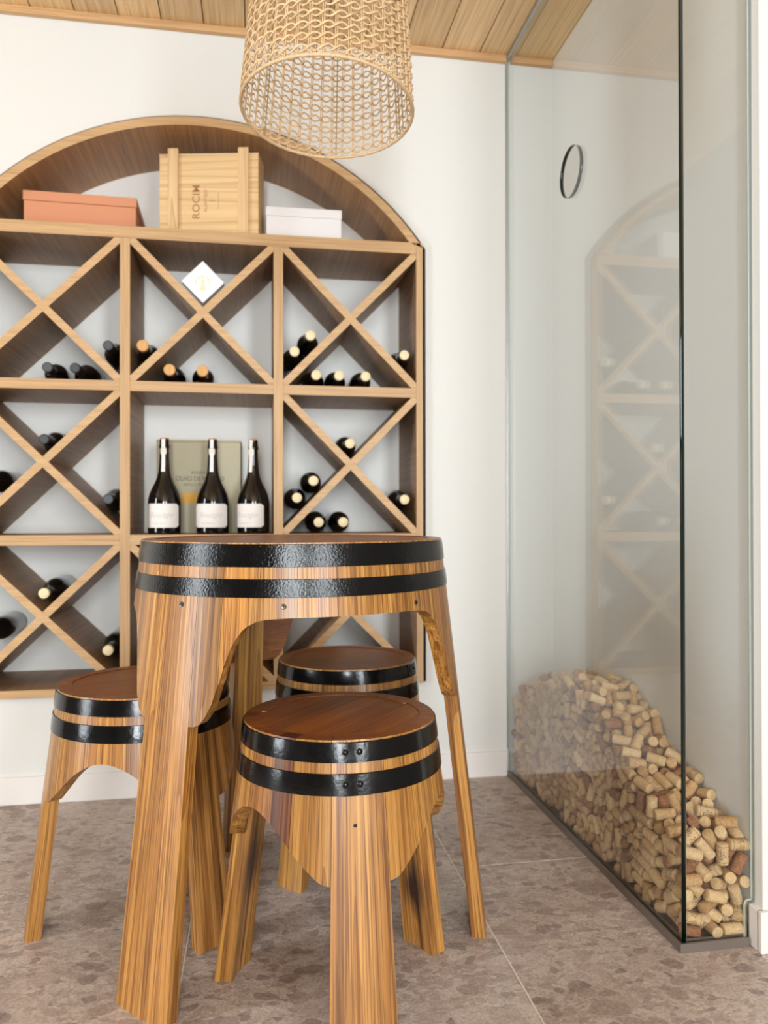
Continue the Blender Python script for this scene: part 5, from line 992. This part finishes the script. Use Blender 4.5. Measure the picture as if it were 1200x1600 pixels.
13196,-2763,1280,8,-114,-8,54,3, 13468,-2885,1145,33,-35,71,94,0, 12812,-2811,1405,56,-13,-78,82,1, 12981,-8139,2350,92,-87,7,13,0, 12739,-8175,2103,55,52,-98,-29,0, 13248,-7876,2069,51,42,28,-105,3,
13407,-7911,2284,63,-88,40,52,0, 13570,-7706,2380,4,-59,97,-56,1, 13221,-8139,2356,54,84,-63,48,3, 12940,-8199,1828,64,90,-38,48,3, 13460,-8021,1790,28,92,-60,58,2, 12791,-7661,1792,25,-68,-13,104,1,
13679,-8007,1909,80,-97,-11,12,1, 13138,-7981,1881,56,-111,24,9,0, 13553,-8170,2109,4,-86,73,58,0, 13363,-7759,1381,25,8,112,-53,2, 13036,-7706,1512,61,-30,56,-92,1, 13730,-7626,1505,96,-71,-25,-33,1,
13244,-8139,1731,113,31,39,-28,3, 13603,-7892,1641,5,72,-42,96,3, 13211,-2252,3538,65,-57,-78,-50,1, 13489,-2476,3511,111,42,-16,44,0, 13129,-2298,240,9,-85,28,-89,1, 13474,-2556,240,32,39,-81,84,3,
13117,-2643,270,55,-39,-88,62,1, 13570,-3053,3345,16,67,-29,103,1, 12957,-2616,3180,108,43,41,-32,0, 13607,-2724,3472,96,-37,74,-13,1, 13191,-2567,3383,9,79,-34,94,0, 13728,-2425,3523,45,6,14,-118,1,
12731,-2722,3090,73,84,48,37,0, 13730,-2763,2771,47,-116,-22,-9,0, 13185,-2715,2951,36,105,57,25,3, 13636,-2890,3156,26,30,31,117,0, 13389,-2781,3179,80,-74,19,-63,1, 12957,-2703,2573,58,111,12,-14,1,
13191,-2694,2520,3,7,58,113,0, 13164,-2922,2663,31,-74,-30,94,0, 13591,-2873,2531,65,69,-53,-66,1, 12763,-2640,2866,82,-71,-44,49,2, 13623,-2598,2398,117,23,-39,-21,0, 13594,-2573,1305,69,-34,-101,6,0,
13365,-2092,1357,5,-52,-72,91,1, 13496,-2459,1495,23,-57,96,56,0, 13291,-2213,1604,18,17,-84,92,1, 13631,-2155,1576,88,21,88,18,0, 13031,-2118,1470,102,27,-55,45,0, 12798,-2477,876,64,-28,101,-32,1,
13568,-2541,1021,59,-104,-24,35,0, 12860,-1941,1476,92,77,-26,-30,0, 12791,-2399,1134,105,60,-6,-39,1, 13730,-2329,1270,17,42,-110,44,0, 13387,-2299,1146,92,-18,81,-28,1, 12859,-2174,702,10,-3,68,-107,3,
13730,-2226,713,78,-48,46,75,0, 12591,-2290,1258,125,-17,17,-4,1, 13028,-2132,931,60,61,-62,-71,0, 13730,-2340,924,94,-57,33,54,0, 12859,-2332,1360,105,41,-43,39,2, 13358,-2310,899,41,28,83,82,1,
13418,-2548,738,54,-85,62,46,0, 13729,-2443,240,85,-85,28,28,1, 12701,-2737,544,6,3,-27,124,1, 12923,-2550,454,94,28,20,-78,0, 13550,-2374,464,49,-77,-55,-69,1, 13043,-2305,478,87,39,81,20,1,
13205,-2222,689,60,-69,65,-59,0, 13095,-7739,962,25,-86,89,13,0, 13730,-7685,1174,68,-89,48,37,3, 13034,-7819,1288,77,39,-90,-26,2, 13480,-7578,1246,48,103,-44,-36,0, 12937,-7991,1567,17,64,-3,-108,0,
12903,-7801,721,81,85,-30,37,3, 13724,-7548,716,94,33,-28,74,0, 13084,-7972,895,47,31,109,34,0, 13553,-7840,1049,62,-109,21,-10,1, 12789,-7808,937,8,28,63,106,0, 13323,-7816,986,108,62,-24,6,0,
13730,-8174,1258,31,-92,-78,-26,0, 13650,-7611,372,87,-53,-65,-40,3, 13306,-7764,405,33,49,-97,57,2, 13606,-7766,583,45,53,-94,-49,0, 12796,-7818,503,41,5,95,-74,0, 13131,-7723,604,107,-69,4,6,3,
13437,-7845,742,63,-84,-64,33,1, 12770,-7764,240,90,84,31,-3,0, 13462,-7682,240,72,87,-24,54,3, 13058,-7692,334,50,9,111,35,0, 12984,-2010,2973,96,32,67,38,0, 13730,-2171,2791,1,2,-113,57,1,
13341,-2421,2889,68,-89,-25,-55,2, 13607,-2494,2797,43,55,6,106,0, 12676,-2371,3069,124,20,-1,17,1, 13176,-2387,3067,108,27,50,-35,0, 13504,-2575,3012,89,-54,-38,-62,3, 13528,-2301,2488,32,-80,-35,-86,1,
13149,-2422,2727,22,-111,5,-58,3, 13387,-2127,2580,32,59,-106,-21,1, 12907,-2175,2761,11,-113,25,51,0, 13590,-1908,2697,100,-10,-76,-15,2, 13244,-2168,2154,37,-29,57,-103,2, 13730,-2394,2016,79,-74,-45,-49,1,
12814,-2398,2415,40,-42,-77,-83,1, 13062,-2271,2275,74,16,79,-65,1, 13561,-2373,2258,89,-75,45,-22,3, 13041,-2247,2521,82,-82,-33,-39,2, 13095,-2240,1745,2,1,-86,93,1, 13469,-2100,1818,63,-12,90,-63,0,
12928,-2222,1917,84,94,-6,-13,0, 13623,-2449,1770,7,89,-3,90,1, 13153,-2352,2003,16,71,84,61,1, 13490,-2374,2021,45,52,-82,69,2, 13183,-1806,921,61,90,-26,-60,1, 13581,-1919,669,56,-52,-33,-96,1,
12933,-1685,833,33,89,10,-84,0, 13616,-1964,934,30,-93,-33,74,3, 12963,-1682,1086,75,-92,39,23,0, 13626,-1651,918,87,-15,-91,8,1, 13349,-2015,385,111,56,-5,25,1, 12881,-1725,588,69,-76,64,38,1,
13510,-1707,354,83,0,-13,95,0, 13340,-1860,703,6,7,94,85,3, 13730,-1903,479,78,100,-8,7,0, 13730,-2010,3569,114,-49,11,25,1, 12679,-2072,240,24,-81,38,-87,3, 13111,-2048,335,74,0,0,103,1,
13620,-1969,240,38,-17,-88,81,0, 12797,-1863,324,62,-34,56,-89,0, 13106,-1839,649,49,-76,-66,-60,0, 12875,-2166,3160,8,-11,96,-83,0, 13730,-2462,3167,65,84,55,-42,2, 13114,-2111,3276,82,-93,-25,0,0,
13431,-2203,3306,45,109,-37,28,0, 13577,-1807,3507,23,-55,-58,-95,1, 13331,-8718,2020,59,10,105,-40,1, 13184,-8471,2273,47,77,-29,-85,0, 12954,-8646,1856,71,-45,-94,-16,3, 13678,-8560,1839,61,-90,62,21,0,
12941,-8458,2018,49,-95,-19,66,3, 13168,-8302,2058,46,48,-62,-88,0, 13324,-8415,1444,60,-90,-51,-43,3, 13610,-8015,1430,76,-33,-74,61,1, 13008,-8523,1595,15,-37,67,-100,3, 13602,-8270,1617,36,-78,-80,49,0,
13220,-8461,1758,46,-105,-55,-6,0, 13472,-8534,1709,48,83,-68,49,1, 12990,-1583,2119,7,-8,79,99,0, 13501,-1990,2384,111,-23,12,-57,1, 12979,-1846,2311,24,78,51,-83,0, 13265,-1881,2303,70,10,-82,66,1,
13029,-1911,2550,43,-82,-39,77,1, 13141,-1899,1745,43,22,15,117,0, 13500,-1681,2055,21,40,-26,116,1, 12960,-1886,1933,27,-76,-98,6,2, 13352,-1920,2054,73,88,-9,55,3, 13015,-1619,1865,51,-74,-62,64,0,
13730,-1921,2326,37,-29,-72,-94,1, 13730,-1927,1503,117,-10,-4,-47,0, 13263,-1714,1489,32,10,-70,-101,1, 13730,-2023,1950,86,9,-9,93,0, 12726,-1822,1642,49,12,-69,93,0, 13389,-1798,1681,11,-57,92,-66,0,
13619,-1767,1858,66,86,5,-66,1, 12701,-1871,1156,124,26,-7,7,2, 12985,-2074,1175,47,49,-71,-80,0, 13621,-1797,1110,54,-71,-64,64,0, 13197,-1884,1195,32,116,-6,39,0, 13616,-2076,1151,38,-72,36,-90,1,
13094,-1556,1287,12,-115,33,-42,3, 13103,-1510,339,81,-46,67,-53,0, 13616,-1562,664,6,-83,8,96,0, 13131,-1129,386,56,86,-41,-63,1, 13730,-1348,732,20,-83,-91,-22,0, 12818,-1371,507,59,-67,55,-72,3,
13227,-1396,578,102,48,38,-45,1, 13730,-1758,3307,58,47,-64,80,0, 13448,-1679,3349,79,90,-44,-2,0, 13192,-1660,3388,86,-24,58,69,3, 13401,-1312,3359,28,103,44,-53,3, 13174,-1723,240,89,-3,90,8,0,
13532,-1432,335,71,0,0,105,0, 13074,-1574,2786,71,-38,80,-56,3, 13522,-2120,2989,9,-46,51,-106,2, 12868,-1703,3184,17,-7,-72,-103,2, 13175,-1774,2956,94,-13,82,-23,0, 13314,-2062,3145,65,105,11,-25,1,
13195,-1605,3129,66,56,72,59,1, 13615,-1472,3053,0,-122,-8,-34,0, 13445,-1713,2507,26,60,76,77,0, 12966,-1667,2569,2,88,-7,-91,1, 13730,-1702,2802,1,-63,-110,-1,0, 13196,-2066,2760,10,18,-101,73,2,
13603,-1863,3105,15,48,-77,-87,1, 13625,-8442,1219,92,-15,-84,19,0, 13027,-8280,1291,20,77,-96,26,3, 13607,-8641,1364,52,-56,86,-54,2, 12808,-8370,1334,40,89,-63,52,1, 13151,-8537,1266,90,-34,-8,82,3,
13730,-8534,1544,35,19,58,-106,0, 12865,-8337,895,5,20,104,-71,2, 12935,-8610,1111,109,54,-27,-25,0, 13730,-8153,893,72,-100,-24,-18,1, 13288,-8241,1141,11,-3,-77,100,0, 13504,-8198,995,27,-59,95,53,1,
13156,-8052,1282,52,8,-115,-9,0, 12990,-8063,305,69,88,-46,-40,3, 13633,-8082,240,81,39,81,38,3, 13173,-8129,526,3,68,-28,-103,1, 13634,-7966,450,36,-82,37,-82,0, 12746,-8208,597,8,-81,96,-15,3,
13206,-8231,878,59,-19,-48,100,3, 13602,-8108,644,34,92,23,77,1, 13175,-8215,240,61,-90,7,-66,2, 13579,-8338,240,2,-90,3,-90,3, 13632,-1303,1559,56,-69,-57,71,0, 13122,-1377,1801,107,-37,-15,-55,1,
13607,-1427,1877,96,9,9,-82,0, 12762,-1443,2063,35,-85,87,4,1, 13306,-1445,2085,72,-74,71,24,2, 13278,-1233,1330,73,99,-21,23,2, 13612,-1637,1572,38,-68,43,-91,1, 13175,-1243,1587,76,-77,-17,65,3,
13612,-1471,1387,78,10,-97,-24,0, 12752,-1461,1683,56,17,112,12,1, 13360,-1353,1781,43,56,-77,72,0, 13049,-1338,1031,80,-20,-95,21,0, 13730,-1175,1222,65,-103,31,19,0, 12929,-1358,1270,66,94,-46,-28,0,
13497,-1116,1265,27,-50,-110,-27,1, 13497,-1683,1304,77,-9,-100,-10,1, 13320,-1324,803,59,-101,-48,-12,1, 12985,-1387,773,86,11,81,44,2, 13508,-1241,1018,49,75,-24,-87,0, 13083,-1111,878,52,51,62,83,1,
13616,-1462,1088,94,24,-82,-10,2, 13619,-8903,1966,18,-73,-88,52,0, 13163,-9127,1930,61,22,-107,-20,0, 13320,-8909,1755,58,12,108,-32,0, 13669,-8986,1683,37,79,66,-64,1, 13318,-8812,1186,48,71,-92,20,3,
12923,-8682,1434,62,-77,-22,77,0, 13202,-8906,1524,115,43,-32,1,3, 12908,-8916,1758,59,-104,39,-16,3, 13624,-8854,1479,68,-63,-58,64,0, 13158,-9133,1027,23,-107,-14,63,3, 13730,-8740,1046,101,-75,11,15,1,
12935,-8987,1165,83,-84,17,-44,1, 13527,-8921,1129,33,12,36,116,3, 12835,-8904,1400,37,60,-71,-78,0, 13389,-1231,240,17,88,17,-88,1, 13704,-1114,335,0,-124,27,0,2, 12965,-967,240,53,-61,-66,73,1,
13406,-894,416,29,106,-47,43,2, 13022,-920,477,0,-86,-25,90,0, 13361,-1363,2846,9,6,-36,121,0, 13129,-1293,3018,32,15,68,-101,0, 13472,-1137,2966,14,-46,87,-79,2, 13730,-1148,3162,47,61,80,-61,0,
13730,-1271,3378,97,-74,22,28,1, 13449,-1002,3274,18,35,62,104,1, 13104,-1360,2681,27,1,28,121,1, 13724,-1365,2732,66,69,-59,59,1, 12916,-1005,2882,75,31,95,24,3, 13432,-1538,2696,86,39,3,85,0,
13027,-806,3012,22,-104,-9,69,2, 13019,-1254,2195,55,-73,80,-36,0, 13503,-1521,2274,103,-14,-68,25,2, 13221,-1245,2362,67,5,107,-13,0, 13730,-1384,2396,107,60,16,-29,3, 13050,-1494,2379,95,-2,-85,1,2,
13428,-1236,2525,82,-67,-26,65,0, 13627,-1062,1603,91,-10,-87,15,1, 12889,-1046,2059,78,-46,65,61,0, 13490,-813,2123,48,-14,33,112,1, 13613,-1115,1876,57,79,-10,81,0, 13369,-1094,2067,46,48,-102,-35,2,
13730,-1047,2097,17,-26,103,67,0, 13063,-879,1406,36,-91,73,36,1, 13294,-809,1421,72,36,-37,91,0, 12725,-917,1929,103,-60,-18,-39,2, 13055,-773,1644,37,48,84,74,2, 13605,-828,1704,55,64,-87,-38,0,
13051,-901,1882,14,15,-92,85,0, 13266,-898,1776,0,-10,-71,-105,1, 13050,-737,946,55,-14,-70,90,0, 13601,-663,760,69,27,-101,-22,0, 13387,-735,925,25,96,42,-67,1, 13730,-745,1124,21,13,66,-106,1,
13174,-975,1131,52,-38,87,67,0, 13504,-830,1262,33,-122,0,9,2, 13608,-889,658,0,103,11,74,1, 13144,-1057,650,55,36,71,82,0, 13611,-1116,754,68,76,-52,-56,1, 12834,-1035,1029,35,68,10,101,1,
12930,-802,738,51,-72,-62,-67,1, 13608,-951,936,88,8,-89,22,1, 12843,-894,1255,95,46,50,-50,0, 13136,-8328,655,46,91,32,68,0, 13608,-8336,731,8,-76,14,100,0, 13096,-8566,754,116,-47,17,-8,1,
13399,-8560,769,20,109,58,-21,3, 13123,-8721,938,88,-49,64,-43,3, 13618,-8679,823,22,70,91,49,2, 13627,-8847,240,4,89,10,90,3, 13427,-8635,391,58,-97,50,29,0, 13667,-8631,413,94,64,31,-46,0,
13089,-8482,476,35,-93,16,77,3, 13468,-8327,503,56,45,50,-92,3, 13612,-9507,1729,72,31,-86,-50,2, 13206,-8621,240,78,-51,-74,-44,3, 13411,-9267,1252,13,-107,-54,-40,1, 13206,-9092,1371,101,28,-38,61,3,
13558,-9067,1375,5,-98,10,80,0, 13607,-9313,1576,38,-85,-4,86,0, 13014,-615,240,60,-90,-4,-67,1, 13632,-494,240,51,84,33,-74,1, 12939,-695,484,72,-71,62,-46,2, 13297,-647,338,34,18,61,104,0,
12895,-415,361,21,-112,56,1,0, 13646,-773,410,1,31,-41,-116,1, 13730,-914,2882,61,-80,-62,-47,0, 13245,-513,3050,88,-49,74,-22,1, 13599,-745,3049,67,101,-23,-31,1, 12839,-588,2758,60,-37,102,27,1,
13112,-695,2524,42,-51,79,75,3, 13477,-687,2823,117,-45,-19,-2,0, 12876,-1079,2656,41,86,-26,80,0, 13137,-768,2795,50,86,-58,-54,0, 13611,-1032,2690,53,70,73,55,2, 13222,-1008,2698,16,119,-33,-27,0,
13233,-990,2238,54,0,-114,-18,1, 13730,-937,2311,103,67,-17,27,1, 12964,-934,2359,1,-41,-94,-75,1, 13559,-907,2481,5,-37,-87,84,1, 12825,-710,2430,107,38,-26,50,1, 13379,-717,2506,109,-50,35,25,1,
12916,-456,1874,78,-70,38,61,0, 13486,-625,1945,7,-81,38,-90,0, 13070,-564,2066,43,47,10,-110,0, 13609,-433,2042,102,17,-54,-51,3, 13223,-718,2183,19,119,-36,20,0, 13269,-487,1099,55,-48,79,68,0,
13581,-415,1474,57,69,-72,-55,0, 13210,-447,1430,3,-113,54,-21,0, 13605,-652,1521,106,-16,64,-21,3, 13068,-316,1723,53,-26,70,-88,0, 13478,-554,1702,104,-13,71,9,0, 13592,-310,812,51,111,-9,-33,3,
12759,-654,954,35,-91,-26,-77,0, 13181,-384,875,84,-43,-58,62,0, 13624,-383,1061,63,57,-71,-62,1, 13037,-478,1177,55,-44,77,72,0, 13616,-521,1261,81,6,-98,1,0, 12888,-606,1406,41,41,-20,111,1,
13110,-326,514,21,-75,78,-63,3, 13730,-374,546,110,60,-9,17,1, 13027,-169,818,65,-47,93,-33,0, 13453,-168,644,12,49,-32,-112,1, 13120,-504,676,49,58,-54,-86,1, 13277,70,868,38,20,-120,-6,1,
13726,-36,605,39,15,39,-113,0, 13410,-42,1183,13,-6,82,96,1, 13575,70,808,16,-93,-83,18,2, 13199,70,1352,36,-59,20,-105,0, 13120,70,240,17,-88,17,-88,1, 13730,-25,240,79,-79,43,43,1,
13054,-170,338,5,49,-39,-110,0, 13468,33,356,13,125,20,6,1, 13100,5,583,48,-28,108,-38,2, 13418,-231,361,106,-51,-44,18,0, 13319,-459,2756,92,46,-71,-21,1, 13654,-379,2728,13,-23,83,-93,1,
13297,-215,2801,13,-104,70,17,0, 13653,-309,2985,93,-80,9,-32,1, 13047,-275,2852,93,50,-8,70,0, 12784,-25,240,52,-52,73,73,1, 13730,-479,2252,88,-89,-16,-16,1, 12943,-367,2142,7,-60,-40,104,1,
13336,-462,2253,41,-21,-114,-33,1, 12769,-221,2614,109,-33,-57,-8,0, 13061,-367,2457,18,105,-68,-15,1, 13531,-386,2496,84,-64,-61,35,1, 13120,-9575,1127,52,99,-21,-56,3, 13730,-9410,1290,99,-69,23,33,0,
13009,-9253,1301,33,-60,90,-58,0, 13189,-9018,796,20,8,-69,-105,0, 13608,-8897,718,1,102,15,74,0, 13345,-9304,903,44,-91,-26,-72,2, 13699,-9144,878,4,12,103,-73,3, 12967,-9419,938,15,-33,-23,-119,3,
13730,-9213,1106,71,102,19,-14,3, 13629,-8984,439,80,-44,-76,47,0, 13216,-9063,409,42,-33,104,50,0, 13626,-9259,436,89,14,89,6,0, 12913,-9167,583,4,-52,-101,-56,0, 13185,-8866,566,43,70,-84,-48,3,
13629,-9124,634,73,53,-69,-56,1, 13170,-9495,1541,45,-97,69,-9,2, 13303,-9329,240,34,-89,11,83,0, 13571,-9115,240,42,82,36,79,3, 12951,-9190,240,81,-77,47,39,3
]   # per cork: place in tenths of a millimetre, rotation quaternion in 127ths, kind
NVIS = 300
rec = [CORKS[i:i+8] for i in range(0, len(CORKS), 8)]
def cork_bm(bm, M=None):
    return lathe(bm, [(.0104, -.0212), (.0116, -.0203), (.0119, -.015), (.0119, .015), (.0116, .0203), (.0104, .0212)], 14, M)
cms = []
for m in CK:
    bm = cork_bm(bmesh.new()); me = bpy.data.meshes.new('wine_cork'); bmesh.ops.recalc_face_normals(bm, faces=bm.faces[:]); bm.to_mesh(me); bm.free(); me.materials.append(m)
    for p in me.polygons: p.use_smooth = True
    me.set_sharp_from_angle(angle=R(40)); cms.append(me)
WORD = ['pale wine cork', 'tan wine cork', 'wine-stained brown cork', 'printed wine cork']
def pose(p, q):
    ax = q @ Vector((0, 0, 1)); v = (Vector(cam.location)-p).normalized()
    return 'seen end-on' if abs(ax.dot(v)) > .8 else 'standing upright' if abs(ax.z) > .82 else 'lying level' if abs(ax.z) < .28 else 'lying tilted'
def side(p):
    return ' by the glass' if p[0] < GX+.0265 else ' by the wall' if p[0] > RX-.0165 else ''
def zone(p):
    h = math.pow(max(0, 1-abs(p[1]+.5)/.9), .8)*.47                       # height of the heap here
    where = 'at the foot of' if p[2] < .07 else 'halfway up' if p[2] < h*.72 else 'on top of'
    return where + " the heap's " + ('front end' if p[1] < -.93 else 'near half' if p[1] < -.62 else 'crest' if p[1] < -.3 else 'far end')
rest = [bmesh.new() for _ in CK]
for i, (x, y, z, qw, qx, qy, qz, k) in enumerate(rec):
    p = Vector((x/10000, y/10000, z/10000)); q = Quaternion((qw, qx, qy, qz)).normalized()
    if i < NVIS:
        o = bpy.data.objects.new('wine_cork', cms[k]); o.location = p; o.rotation_mode = 'QUATERNION'; o.rotation_quaternion = q
        zn = zone(p)
        finish(o, None, ' '.join((WORD[k], pose(p, q), zn)) + side(p), 'cork', 'wine corks heaped behind the glass')
    else:
        M = q.to_matrix().to_4x4(); M.translation = p; cork_bm(rest[k], M)
me_all = bmesh.new()
for k, bmk in enumerate(rest):
    for f in bmk.faces: f.material_index = k
    tm = bpy.data.meshes.new('tmp'); bmk.to_mesh(tm); bmk.free(); me_all.from_mesh(tm); bpy.data.meshes.remove(tm)
obj('wine_corks', me_all, CK, None, True, label='rest of the heap of wine corks deeper behind the glass', cat='corks', kind='stuff')
